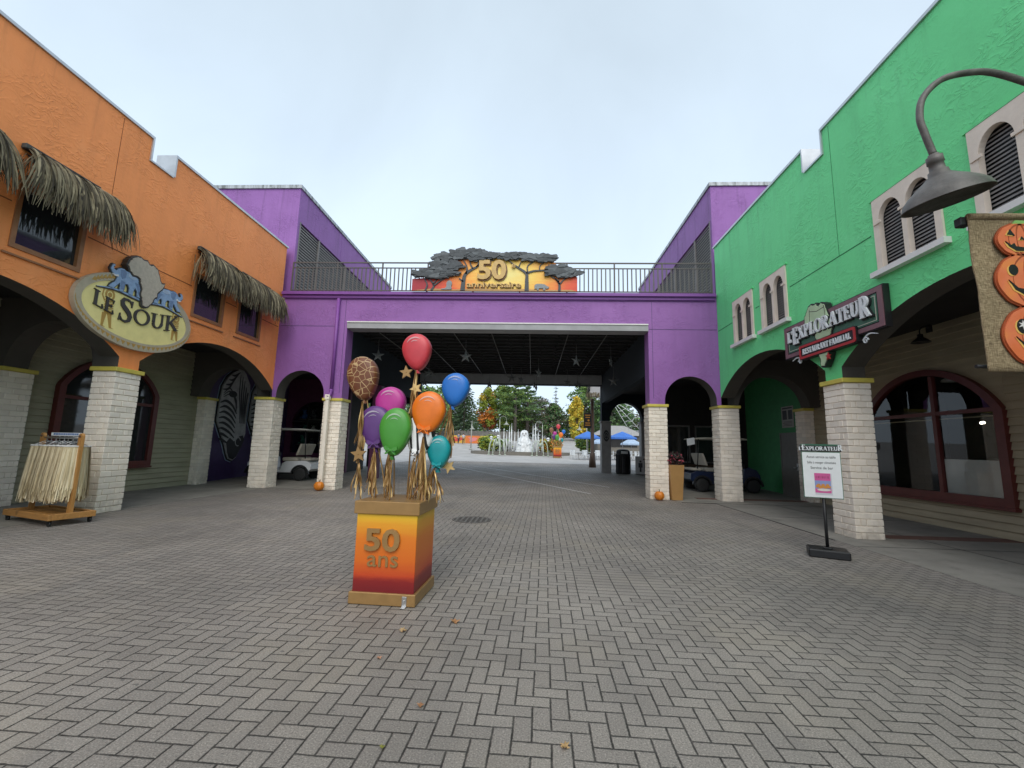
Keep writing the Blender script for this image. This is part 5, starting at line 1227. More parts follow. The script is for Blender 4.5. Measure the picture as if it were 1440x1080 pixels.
# ------------------------------------------------------------------ golf carts
def golf_cart(loc, rz, body_c, seat_c, label, roof_c):
    G = empty('golf_cart', loc, rz, label, 'golf cart')       # faces -x, 2.5 m long
    mb = paint(body_c, .25, .04); ms = paint(seat_c, .6, .06)
    b = MB(); fy = lambda u,v,w: (u,w,v)
    side = [(-1.22,.36),(-1.20,.62),(-1.08,.80),(-.82,.90),(-.62,.86),(-.58,.44),(-.50,.34),(.08,.34),(.16,.62),(.30,.70),(1.0,.72),(1.20,.62),(1.22,.40)]
    arch = lambda cx: [(cx+.29*math.cos(t), .24+.29*math.sin(t)) for t in [PI*i/10 for i in range(11)]]
    prof = [(-1.22,.36),(-1.20,.62),(-1.08,.80),(-.82,.90),(-.66,.84),(-.60,.40),(.05,.38),(.12,.62),(.25,.70),(1.0,.73),(1.20,.64),(1.22,.42)] + [(p[0],p[1]) for p in arch(.82) if p[1] > .30][::1] + [(.45,.28),(-.50,.28)] + [(p[0],p[1]) for p in arch(-.95) if p[1] > .30]
    b.slab(prof, fy, -.58, .58); o = b.build('body', mb, G); bv = o.modifiers.new('bevel','BEVEL'); bv.width = .03; bv.segments = 2; bv.limit_method = 'ANGLE'
    b = MB(); b.cbox((-.70,-.585,.24),(.55,.585,.30),.01); b.build('sill', M['black'], G)
    b = MB(); b.cbox((-.60,-.54,.302),(.06,.54,.32),.005); b.build('floor_mat', M['rubber'], G)
    for cx in (.82,-.95):
        for s in (-1,1):
            b = MB(); b.ribbon([(cx+.31*math.cos(t), .24+.31*math.sin(t)) for t in [PI*i/14 for i in range(15)]], .06, fy, s*.54, s*.62); b.build('fender', M['black'], G)
            w = empty('x'); bpy.data.objects.remove(w)
            b = MB(); b.lathe([(.10,-.09),(.20,-.10),(.232,-.075),(.238,0),(.232,.075),(.20,.10),(.10,.09)], n=28, M=Matrix.Rotation(PI/2,3,'X')); w = b.build('wheel', M['rubber'], G); w.location = (cx, s*.53, .238)
            b = MB(); b.lathe([(.0,-.085),(.04,-.09),(.05,-.07),(.10,-.065),(.125,-.088),(.128,-.05),(.10,.0),(.0,.0)], n=24, M=Matrix.Rotation(PI/2 if s > 0 else -PI/2,3,'X'))
            for k in range(7): a = 2*PI*k/7; b.ball((.085*math.cos(a), s*.072*1, .085*math.sin(a)), .014, 1, 8, 6)
            b.build('rim', [M['rim_paint'] if 'rim_paint' in M else M.setdefault('rim_paint', basic('grey_rim_paint', (.55,.55,.53,1), .4, .1)), M['black']], w)
    b = MB(); b.cbox((.08,-.54,.70),(.66,.54,.84),.035); b.build('seat', ms, G)
    for y0 in (-.54,.02):
        b = MB(); P = [(.58,.92),(.66,.92),(.80,1.32),(.78,1.36),(.72,1.34)]; b.slab(P, fy, y0, y0+.52); o = b.build('backrest', ms, G); bv = o.modifiers.new('bevel','BEVEL'); bv.width = .025; bv.segments = 2
    b = MB(); b.cbox((.78,-.54,.735),(1.16,.54,.82),.03); b.build('rear_seat', ms, G)
    b = MB(); b.cbox((-.72,-.56,.84),(-.60,.56,1.02),.03); b.build('dashboard', M['black'], G)
    b = MB(); b.tube([(-.60,-.27,.92),(-.36,-.27,1.10)], .015, 8); b.tube([(-.36+.0+.17*math.sin(R(40))*math.cos(t)*-1*.6, -.27+.17*math.sin(t), 1.10+.17*math.cos(t)*.75) for t in [2*PI*i/20 for i in range(21)]], .013, 6); b.build('steering_wheel', M['black'], G)
    for (x0,z0,x1) in ((-.74,.88,-.56),(.95,.80,.86)):
        for s in (-1,1):
            b = MB(); b.tube([(x0,s*.52,z0),(x1,s*.50,1.86)], .018, 8); b.build('roof_strut', M['black'], G)
    b = MB(); P = [(-.82,1.85),(-.80,1.895),(-.6,1.925),(.7,1.925),(1.0,1.895),(1.04,1.85)]; b.slab(P, fy, -.60, .60); o = b.build('roof', paint(roof_c,.4,.05), G); bv = o.modifiers.new('bevel','BEVEL'); bv.width = .02; bv.segments = 2
    for s in (-1,1):
        b = MB(); b.ball((-1.20,s*.38,.62), (.03,.08,.05)); b.build('headlight', M['white_trim'], G)
    b = MB(); b.cbox((-1.29,-.50,.30),(-1.20,.50,.42),.02); b.build('bumper', M['black'], G)
    return G
golf_cart((-9.40,16.55,T(16.5)),0,(.66,.67,.68),(.42,.38,.31),'white golf cart with beige seats parked under the left purple arch',(.62,.60,.54))
gc = golf_cart((6.86,16.60,T(16.5)),PI,(.012,.022,.06),(.50,.47,.40),'dark blue golf cart with a cream roof parked behind the right arch columns',(.60,.57,.47))
b = MB(); b.slab([(5.55,1.68),(5.82,1.74),(5.80,1.98),(5.53,1.92)], plY(15.98), .0, -.006); tag(b.build('paper_notice', mPap), 'white paper notice taped to the roof corner of the blue golf cart', 'notice')
b = MB(); b.slab([(15.25,2.38),(15.95,2.38),(15.95,3.12),(15.25,3.12)], plX(BR,-1), .02, 0); ps_ = b.build('wall_poster', paint((.36,.35,.32),.6)); tag(ps_, 'grey poster with two black pictures on the green wall above the grey door', 'poster')
b = MB(); f_ = plX(BR-.02,-1)
for (y0,y1) in ((15.62,15.88),(15.30,15.54)): b.slab([(y0,2.66),(y1,2.66),(y1,2.98),(y0,2.98)], f_, .003, 0)
for k in range(4): b.slab([(15.32,2.44+.045*k),(15.88-.07*(k%2),2.44+.045*k),(15.88-.07*(k%2),2.455+.045*k),(15.32,2.455+.045*k)], f_, .003, 0)
b.slab([(15.30,3.03),(15.88,3.03),(15.88,3.08),(15.30,3.08)], f_, .003, 0); b.build('poster_print', M['black'], ps_)

# ------------------------------------------------------------------ zebra heads painted in relief on the dark purple wall
mZb = basic('zebra_grey_paint', (.40,.40,.40,1), .6, .25, 5); mZk = basic('zebra_black_paint', (.014,.014,.016,1), .6, .2)
ZH = [(.63,1.0),(.80,.95),(.98,.84),(1.0,.73),(.95,.52),(.99,.29),(.86,.12),(.74,.03),(.63,0),(.50,.02),(.42,.08),(.33,.17),(.15,.30),(.0,.41),(.02,.6),(.06,.77),(.2,.88),(.39,.95)]
def zebra(y0, z0, sy, sz, label, seed=1):
    Z = empty('zebra_relief', (BL, y0, z0), 0, label, 'wall relief'); fz = lambda u,v,w: (w+.0, u, v)
    P = xf(ZH, 0, 0, sy, sz); b = MB(); b.slab(grow_poly(P,.05), fz, .05, .002, mi=1); b.slab(grow_poly(P,.075), fz, .02, .001, mi=2); b.slab(P, fz, .10, .04); b.build('head', [mZb, mZk, mElL], Z)
    b = MB()
    def stripe(Q, w):
        q = bez([(u*sy,v*sz,0) for u,v in Q],6); n = len(q); b.ribbon([(p.x,p.y) for p in q], [w*(.25+.75*math.sin(PI*(i+.6)/(n+.4))) for i in range(n)], fz, .104+.0006*(len(b.v)%7), .09)
    for k in range(5): stripe([(.60+.085*k,.93-.022*k*k*.6),(.62+.075*k,.74),(.70+.05*k,.56),(.74+.045*k,.40)], .075)       # forehead to nose
    for k in range(8): stripe([(.03+.02*max(0,k-3),.60-.053*k),(.20,.625-.058*k),(.42,.585-.058*k),(.60,.50-.052*k)][:(4 if k < 6 else 3)], .10)   # cheek
    for k in range(4): stripe([(.06+.08*k,.74+.055*k),(.24+.06*k,.76+.05*k),(.42+.05*k,.88+.025*k)], .08)
    for k in range(3): stripe([(.10,.66+.022*k),(.30,.70+.03*k),(.52,.66-.02*k),(.58,.56-.03*k)], .05)
    b.slab(xf([(.36,.19),(.46,.24),(.62,.20),(.78,.26),(.90,.27),(.96,.22),(.86,.13),(.74,.04),(.63,.01),(.50,.03),(.42,.09)],0,0,sy,sz), fz, .112, .09); b.build('stripes', mZk, Z)
    b = MB(); b.slab(xf(ell_pts(.40,.705,.13,.035,n=16),0,0,sy,sz), fz, .125, .1); b.build('eye', mZk, Z)
    b = MB(); b.ribbon(xf(ell_pts(.74,.20,.09,.045,t0=.3,t1=5.4,n=16),0,0,sy,sz), .035, fz, .122, .1); b.build('nostril', mZb, Z)
    b = MB()
    for k in range(10): b.ribbon(xf([(.42+.055*k,.95+.03*math.sin(k*.35)-.012*k),(.46+.06*k,1.03-.022*k)],0,0,sy,sz), [.07,.02], fz, .09, .03)
    b.build('mane', mZk, Z)
zebra(15.08,.74,1.62,3.5,'large zebra head relief with dark muzzle on the dark purple wall',1)
zebra(16.85,1.0,1.5,3.15,'second zebra head relief half hidden behind the corner brick column',2)
# ------------------------------------------------------------------ the far side of the passage: shelter, bin, restroom sign
TB = empty('litter_bin', (4.70,23.0,T(23)), 0, 'black round litter bin with a domed lid beside the emblem pier', 'litter bin')
b = MB(); b.lathe([(.34,0),(.36,.04),(.36,.92),(.38,.93)], n=24)
for k in range(24): a = 2*PI*k/24; b.box((-.018,.355,.05),(.018,.375,.9), 0, Matrix.Rotation(a,4,'Z'))
b.build('body', M['black'], TB); b = MB(); b.lathe([(.39,.93),(.39,.99),(.36,1.0),(.34,1.16),(.25,1.24),(0,1.27)], n=24); l = b.build('lid', M['black'], TB)
b = MB(); b.box((-.17,-.365,1.02),(.17,-.345,1.15)); b.build('opening', M['chrome'], l)
RS = empty('restroom_sign', (5.70,22.75,T(22.8)), R(-8), 'pale grey box sign with black man and woman restroom pictograms', 'sign')
b = MB(); b.cbox((-.42,-.14,.02),(.42,.14,.92),.015); b.build('panel', paint((.50,.50,.49),.6), RS)
b = MB(); fR2 = plY(-.14)
for cx, skirt in ((-.19,False),(.19,True)):
    b.slab(ell_pts(cx,.66,.055,.055,n=14), fR2, .006, 0)
    if skirt: b.slab([(cx-.06,.59),(cx+.06,.59),(cx+.13,.32),(cx+.04,.32),(cx+.035,.14),(cx-.035,.14),(cx-.04,.32),(cx-.13,.32)], fR2, .006, 0)
    else: b.slab([(cx-.10,.59),(cx+.10,.59),(cx+.10,.36),(cx+.05,.36),(cx+.045,.14),(cx-.045,.14),(cx-.05,.36),(cx-.10,.36)], fR2, .006, 0)
b.ribbon([(0,.14),(0,.72)], .015, fR2, .006, 0); b.slab([(-.07,.74),(.07,.74),(0,.86)], fR2, .006, 0); b.build('pictograms', M['black'], RS)
SHL = empty('thatched_shelter', (5.4,28.5,T(28)), 0, 'thatched shelter with a grey soffit on round timber posts beyond the passage', 'shelter')
for x in (3.84,7.0):
    b = MB(); b.tube([(x,28.3,T(28)-.1),(x,28.3,T(28)+.9),(x,28.3,T(28)+.92),(x,28.3,4.7)], [.24,.17,.12,.115], 14); b.build('post', M['wood_dark'], SHL, world=True)
b = MB(); b.add([(3.45,27.6,4.72),(8.6,27.6,4.72),(8.6,30.8,6.6),(4.2,30.8,6.6)], [(0,1,2,3)]); b.add([(3.45,27.6,4.78),(8.6,27.6,4.78),(8.6,30.8,6.68),(4.2,30.8,6.68)], [(0,1,2,3)])
b.add([(3.45,27.6,4.72),(4.2,30.8,6.6),(4.2,30.8,6.68),(3.45,27.6,4.78)], [(0,1,2,3)]); b.add([(3.45,27.6,4.72),(8.6,27.6,4.72),(8.6,27.6,4.78),(3.45,27.6,4.78)], [(0,1,2,3)]); b.build('soffit', M['grey_pier'], SHL, world=True)
b = MB(); rnd = random.Random(12)
for k in range(900):
    if k % 3: p0 = Vector((3.42+.75*(q := rnd.random()),27.55+3.2*q,4.95+1.9*q)); dr_ = Vector((-.16,-.02,-rnd.uniform(.3,.6)))
    else: p0 = Vector((rnd.uniform(3.4,8.6),27.5,4.95)); dr_ = Vector((rnd.uniform(-.05,.05),-.12,-rnd.uniform(.25,.5)))
    w = Vector((.0,.022,0)) if k % 3 else Vector((.022,0,0)); p0 += Vector((rnd.uniform(-.03,.1),rnd.uniform(-.05,.05),rnd.uniform(-.05,.1)))
    b.add([p0-w,p0+w,p0+dr_+w*.3,p0+dr_-w*.3], [(0,1,2,3)])
b.build('thatch_edge', M['thatch'], SHL, recalc=False, world=True)
SGN = empty('hanging_sign', (3.52,28.1,2.78), 0, 'small black hanging sign with orange print beside the shelter post', 'sign')
b = MB(); b.cbox((-.25,-.03,0),(.25,.03,.98),.01); b.build('board', M['black'], SGN)
b = MB(); f_ = plY(-.03)
for k,(z,w) in enumerate(((.80,.17),(.66,.14),(.30,.15),(.16,.17))): b.slab([(-w,z),(w,z),(w,z+.06),(-w,z+.06)], f_, .006, 0)
b.slab(ell_pts(0.05,.50,.07,.07,n=12), f_, .006, 0); b.build('orange_print', paint((.5,.22,.03)), SGN)
b = MB(); b.tube([(-.2,0,.98),(-.2,0,1.3)],.01,5); b.tube([(.2,0,.98),(.2,0,1.3)],.01,5); b.tube([(-.3,0,1.3),(.42,0,1.3)],.02,6); b.build('hanger', M['black'], SGN)

# ------------------------------------------------------------------ plaza lamps
def plaza_lamp(loc, h, a, lab):
    L = empty('plaza_lamp', loc, a, lab, 'lamp post', 'white lamp posts on the plaza')
    b = MB(); b.lathe([(.2,0),(.2,.1),(.1,.2)]); b.tube([(0,0,.1),(0,0,h)], [.075,.055], 8); b.build('post', M['lamp_white'], L)
    b = MB(); b.tube([(0,0,h-.1)] + [(.46-.46*math.cos(t), 0, h+.5*math.sin(t)) for t in [PI*i/10 for i in range(11)]] + [(.92,0,h-.25)], .028, 6); b.build('gooseneck_arm', M['lamp_white'], L)
    b = MB(); b.lathe([(.04,h-.2),(.10,h-.35),(.16,h-.5),(.40,h-.64),(.41,h-.68),(0,h-.66)], (.92,0,0), 16); b.build('lamp_shade', M['lamp_white'], L)
M['lamp_white'] = basic('weathered_white_iron', (.30,.31,.27,1), .6, .15)
plaza_lamp((-8.45,60,T(60)),3.5,R(90),'slim white lamp post at the left end of the flower island')
plaza_lamp((-4.55,60,T(60)),4.2,R(0),'tall white gooseneck lamp post behind the left shrubs of the island')
plaza_lamp((1.35,60,T(60)),3.6,R(180),'white gooseneck lamp post behind the white sculpture')
plaza_lamp((6.9,56,T(56)),3.7,R(180),'white lamp post in front of the yellow tree near the blue parasols')

# ------------------------------------------------------------------ flower island with its decorations
IS = empty('flower_island', (-1.5,54,T(53)), 0, 'oval stone edged flower island with low planting on the plaza', 'planting bed')
b = MB(); o_ = [(6.1*math.cos(t), 2.9*math.sin(t)) for t in [2*PI*i/48 for i in range(48)]]; i_ = [(u*.95,v*.92) for u,v in o_]
b.slab(o_, XY, -.3, .34, [i_]); b.build('stone_edge', M['taupe'], IS)
b = MB(); b.slab(i_, XY, -.2, .25); b.build('soil', M['wood_dark'], IS)
mLf = lambda c, nm: basic(nm, (*c,1), .65, .35, 1.5)
LV = {'yg': mLf((0.253,0.310,0.039),'yellow_green_leaf'), 'yg2': mLf((0.426,0.426,0.057),'golden_leaf'), 'dg': mLf((0.043,0.088,0.035),'dark_evergreen_leaf'), 'dg2': mLf((0.074,0.126,0.049),'evergreen_leaf'), 'mg': mLf((0.106,0.204,0.054),'mid_green_leaf'), 'lg': mLf((0.194,0.290,0.068),'light_green_leaf'), 'or': mLf((0.640,0.232,0.039),'orange_leaf'), 'rd': mLf((.36,.075,.025),'red_leaf'), 'ye': mLf((0.659,0.485,0.057),'yellow_leaf'), 'br': mLf((0.136,0.106,0.068),'brown_leaf'), 'gy': mLf((0.214,0.204,0.174),'grey_twig')}
def shrub(loc, r, n, s, mats, lab, seed, cat='shrub', group='shrubs of the flower island'):
    P = empty('shrub', loc, 0, lab, cat, group); rnd = random.Random(seed); b = MB()
    for k in range(6):
        c = (rnd.uniform(-.5,.5)*r[0], rnd.uniform(-.5,.5)*r[1], r[2]*rnd.uniform(.4,.75)); leaf_cloud(b, c, (r[0]*.66,r[1]*.66,r[2]*.5), n//2, s*1.15, rnd, list(range(len(mats))))
    b.build('foliage', [LV[m] for m in mats], P, recalc=False)
    b = MB()
    for k in range(4): b.tube([(0,0,0),(rnd.uniform(-.4,.4)*r[0],rnd.uniform(-.3,.3)*r[1],r[2]*.7)], [.04,.012], 5)
    b.build('stem', M['wood_dark'], P)
z5 = T(53)+.25
shrub((-5.5,53.6,z5),(1.2,.9,1.75),420,.17,['yg','yg','yg2','mg'],'rounded yellow green shrub at the left of the island',1)
shrub((-3.9,54.6,z5),(1.3,.9,1.7),380,.17,['yg','mg','lg'],'green shrub behind the left white spider',2)
shrub((1.7,54.4,z5),(1.1,.9,1.55),380,.16,['yg','mg','or','yg2'],'green shrub with golden tips behind the right white spider',3)
shrub((2.9,53.9,z5),(1.0,.8,1.7),380,.15,['or','yg2','or','mg'],'orange flowering shrub behind the far orange pedestal',4)
shrub((6.6,58,T(58)),(1.6,1.0,1.9),380,.2,['mg','dg2','yg'],'dark green shrub under the blue parasols beyond the island',5,group=None)
mWh = basic('white_painted_metal', (.66,.68,.68,1), .6, .25, 3)
rnd = random.Random(14)
for k in range(15):
    x = -3.9 + 5.0*k/14; 
    if abs(x+1) < .75: continue
    h = [2.2,2.9,2.4,3.3,3.6,2.6,2.9,3.2,3.5,3.0,2.4,3.4,3.6,2.7,2.3][k]; P = empty('ice_spire', (x+rnd.uniform(-.08,.08), 52.9+rnd.uniform(-.3,.5), z5-.1), rnd.uniform(0,2), 'thin white pointed spire standing in the island beside the white figure', 'spire', 'white spires on the island')
    b = MB(); b.tube([(0,0,0),(.03,0,h*.5),(0,0,h)], [.14,.085,.012], 6); b.tube([(.02,0,h*.15),(.22,0,h*.5),(.24,0,h*.62)], [.05,.03,.006], 5); b.build('spire', mWh, P)
GS = empty('white_figure', (-.97,52.1,z5-.12), 0, 'white draped figure sculpture with a round head among white spires', 'sculpture')
b = MB(); rnd = random.Random(2); vs = []; nu, nv = 28, 14; pr = [(1.06,0),(1.05,.2),(.95,.55),(.86,.9),(.80,1.2),(.74,1.45),(.66,1.65),(.56,1.85),(.50,1.98),(.49,2.12),(.48,2.32),(.42,2.55),(.28,2.72),(.02,2.78)]
for i,(r,z) in enumerate(pr):
    for k in range(nu):
        a = 2*PI*k/nu; q = r*(1+(.13*math.sin(7*a+z*2)+.10*math.sin(13*a-z*7)+.06*math.sin(23*a+z*11) if z < 1.8 else .02*math.sin(5*a+z*9))); vs.append((q*math.cos(a), q*.8*math.sin(a), z))
b.add(vs, [(i*nu+k,i*nu+(k+1)%nu,(i+1)*nu+(k+1)%nu,(i+1)*nu+k) for i in range(len(pr)-1) for k in range(nu)], 0, True); b.build('body', mWh, GS)
b = MB()
for s in (-1,1): b.ball((s*.18,-.37,2.36), (.09,.05,.12))
b.ball((0,-.40,2.13), (.10,.05,.06)); b.build('eye', M['grey_pier'], GS)
for s in (-1,1):
    b = MB(); b.tube([(s*.5,-.1,1.5),(s*.62,-.35,1.15),(s*.3,-.68,1.0)], [.17,.14,.1], 10); b.build('arm', mWh, GS)
def spider(x, y, lab, sc):
    P = empty('spider_sculpture', (x,y,T(y)), 0, lab, 'sculpture', 'pale spider sculptures before the island'); m_ = M['spider'] if 'spider' in M else M.setdefault('spider', basic('pale_green_paint', (.42,.47,.38,1), .55, .1))
    b = MB(); b.ball((0,0,1.25*sc),(.28*sc,.32*sc,.24*sc)); b.ball((0,-.38*sc,1.3*sc),.16*sc); b.build('body', m_, P)
    for k in range(8):
        a = R(22+45*k); c, s = math.cos(a), math.sin(a); r = 1.0*sc
        b = MB(); b.tube(bez([(c*.2*sc,s*.2*sc,1.25*sc),(c*r*.45,s*r*.45,1.75*sc),(c*r*.85,s*r*.85,1.25*sc),(c*r,s*r,.05)],5), [.045*sc]*15+[.03*sc], 6); b.ball((c*r,s*r,.05),(.13*sc,.13*sc,.06)); b.build('leg', m_, P)
spider(-4.1,51.0,'pale metal spider sculpture with arched legs at the left of the white figure',1.05); spider(.9,50.6,'pale metal spider sculpture with arched legs at the right of the white figure',1.0)
for k,(x,y,z,lb) in enumerate(((-5.0,53,2.35,'white round skull ornament on the left shrubs'),(-4.2,53.4,2.5,'white round skull ornament above the left spider'),(1.9,53.2,2.3,'white round skull ornament on the right shrubs'))):
    P = empty('skull_ornament', (x,y,z), 0, lb, 'ornament', 'white skull ornaments'); b = MB(); b.ball((0,0,.18),(.2,.22,.2)); b.box((-.11,-.2,-.05),(.11,.05,.08)); b.build('skull', mWh, P)
    b = MB(); b.ball((-.08,-.19,.18),.05); b.ball((.08,-.19,.18),.05); b.build('eye_socket', M['black'], P)
far = dup(BS, (2.72,48,T(48)), R(4), 'small distant orange pedestal with painted balloons in front of the island', 1.35)

# ------------------------------------------------------------------ cafe terrace with blue parasols
def parasol(loc, r, h, m_, lab):
    P = empty('parasol', loc, random.Random(int(loc[0]*10)).uniform(0,1), lab, 'parasol', 'parasols over the cafe tables'); b = MB(); n = 8; vs = [(0,0,h)]
    for q, z in ((.5,h-.28),(1,h-.62)): vs += [(r*q*math.cos(2*PI*k/n), r*q*math.sin(2*PI*k/n), z) for k in range(n)]
    fs = [(0,1+k,1+(k+1)%n) for k in range(n)] + [(1+k,1+n+k,1+n+(k+1)%n,1+(k+1)%n) for k in range(n)]; o = len(vs); vs += [(r*math.cos(2*PI*k/n), r*math.sin(2*PI*k/n), h-.78) for k in range(n)]
    fs += [(1+n+k,o+k,o+(k+1)%n,1+n+(k+1)%n) for k in range(n)]; b.add(vs, fs); b.build('canopy', m_, P, recalc=False)
    b = MB(); b.tube([(0,0,0),(0,0,h-.02)], .03, 8); b.lathe([(.28,0),(.28,.06),(.06,.12)]); b.build('pole', M['grey_pier'], P)
    b = MB()
    for k in range(n): a = 2*PI*k/n; b.tube([(0,0,h-.55),(r*.55*math.cos(a),r*.55*math.sin(a),h-.36)], .012, 4)
    b.build('ribs', M['grey_pier'], P)
mBlue = basic('blue_canvas', (.045,.16,.52,1), .7, .1, 4); mPale = basic('pale_blue_canvas', (.35,.45,.58,1), .7, .1, 4)
TY = T(45)
parasol((5.65,45,TY),1.35,2.85,mBlue,'blue parasol left of the emblem pier over the cafe terrace')
parasol((9.15,45,TY),1.5,2.9,mBlue,'wide blue parasol framed by the far arch')
parasol((10.9,49,TY),1.2,2.35,mPale,'pale blue parasol behind the restroom sign')
parasol((8.0,52,T(52)),1.2,2.3,mPale,'pale parasol far behind the litter bin')
CH = empty('cafe_chair', (0,0,0), 0, None, 'chair', 'white cafe chairs on the terrace')
b = MB(); b.cbox((-.22,-.22,.43),(.22,.22,.47),.01); b.build('seat', mWh, CH)
b = MB()
for k in range(4): b.cbox((-.21+.115*k,.20,.47),(-.14+.115*k,.225,.88),.005)
b.cbox((-.22,.195,.84),(.22,.23,.92),.008); b.build('backrest', mWh, CH)
for sx in (-1,1):
    for sy in (-1,1): b = MB(); b.tube([(sx*.2,sy*.2,.43),(sx*.24,sy*.24,0)], .018, 5); b.build('leg', mWh, CH)
CT = empty('cafe_table', (0,0,0), 0, None, 'table', 'white cafe tables on the terrace')
b = MB(); b.lathe([(.0,.70),(.42,.70),(.43,.73),(0,.74)], n=20); b.build('tabletop', mWh, CT)
b = MB(); b.tube([(0,0,.03),(0,0,.7)], .035, 8); b.lathe([(.26,0),(.26,.03),(.05,.07)], n=16); b.build('pedestal', M['grey_pier'], CT)
rnd = random.Random(17); first = True
for (x,y) in ((4.6,44.2),(5.9,43.4),(7.3,44.6),(9.2,43.6),(10.4,45.2),(6.6,47.2),(8.8,47.4)):
    t_ = CT if first else copy_tree(CT); t_.location = (x,y,T(y)); t_['label'] = 'round white cafe table with white chairs under the blue parasols'
    for k in range(4):
        c_ = CH if (first and k == 0) else copy_tree(CH); a = R(45+90*k)+rnd.uniform(-.3,.3); rr_ = rnd.uniform(.62,.8)
        c_.location = (x+rr_*math.cos(a), y+rr_*math.sin(a), T(y)); c_.rotation_euler = (0,0,a-PI/2+rnd.uniform(-.2,.2)); c_['label'] = 'white slatted cafe chair at a round table under the blue parasols'
    first = False
WB = empty('spider_web', (9.6,40,4.3), R(8), 'large white rope spider web stretched behind the far arch', 'decoration')
b = MB(); hub = Vector((-2.6,0,1.7)); tips = [Vector((2.4,0,1.3)),Vector((2.3,0,.2)),Vector((1.6,0,-.8)),Vector((.6,0,-1.5)),Vector((-.5,0,-1.7)),Vector((1.0,0,1.6))]
tips.sort(key=lambda p: math.atan2(p.z-hub.z,p.x-hub.x))
for t_ in tips: b.tube([hub,t_], .022, 5)
for q in (.2,.34,.48,.62,.76,.9):
    for a, c in zip(tips, tips[1:]): p0, p1 = hub+(a-hub)*q, hub+(c-hub)*q; b.tube([p0,(p0+p1)/2+(hub-(p0+p1)/2)*.05,p1], .016, 5)
b.build('web', mWh, WB)
KR = empty('kiosk', (10.6,56,T(56)), 0, 'grey hip roofed cafe kiosk behind the parasols', 'kiosk')
b = MB(); b.cbox((-2.6,-1.8,0),(2.6,1.8,2.4),.03); b.build('wall', M['taupe'], KR); b = MB(); vs = [(-3.2,-2.4,2.4),(3.2,-2.4,2.4),(3.2,2.4,2.4),(-3.2,2.4,2.4),(-1,0,3.7),(1,0,3.7)]; b.add(vs, [(0,1,5,4),(1,2,5),(2,3,4,5),(3,0,4),(0,3,2,1)]); b.build('roof', M['grey_pier'], KR)
b = MB(); b.box((-2.2,-1.84,1.0),(2.2,-1.805,2.0)); b.build('hatch', M['dark'], KR)

# ------------------------------------------------------------------ painted boards, fence and visitors at the far edge
rnd = random.Random(19)
for k,(x,c,lb) in enumerate(((-12.3,(.62,.35,.05),'far painted board in yellow with a red fish shape'),(-9.9,(.60,.16,.03),'far painted board in orange red with a curved pink shape'),(-7.5,(.64,.38,.06),'far painted board in yellow with a green shape'))):
    P = empty('painted_board', (x,72,T(72)), 0, lb, 'mural board', 'painted boards along the plaza edge'); b = MB(); b.cbox((-1.19,0,0),(1.19,.1,1.25),.02); b.build('panel', paint(c,.6,.15), P)
    b = MB(); b.slab([(-.7+.1*k,.3),(-.1,.25),(.6,.5),(.8,.9),(.2,1.0),(-.4,.8)], plY(0), .02, 0); b.slab(ell_pts(-.5,.9,.2,.14,n=12), plY(0), .02, 0); b.build('painted_shape', paint([(.5,.05,.04),(.6,.2,.2),(.05,.3,.15)][k],.6), P)
FN = empty('board_fence', (-9.5,84,T(84)), 0, 'weathered grey board fence below the trees', 'fence')
b = MB(); x = -9.0
while x < 8.5: b.cbox((x,-.03,0),(x+.24,.03,1.7+random.Random(int(x*9)).uniform(-.06,.06)),.01); x += .27
b.build('boards', M['weathered'] if 'weathered' in M else M.setdefault('weathered', basic('weathered_fence', (.15,.14,.125,1), .85, .25, 2)), FN)
for k in range(7): b = MB(); b.cbox((-8.9+2.9*k,-.12,0),(-8.74+2.9*k,-.035,1.9),.01); b.build('fence_post', M['weathered'], FN)
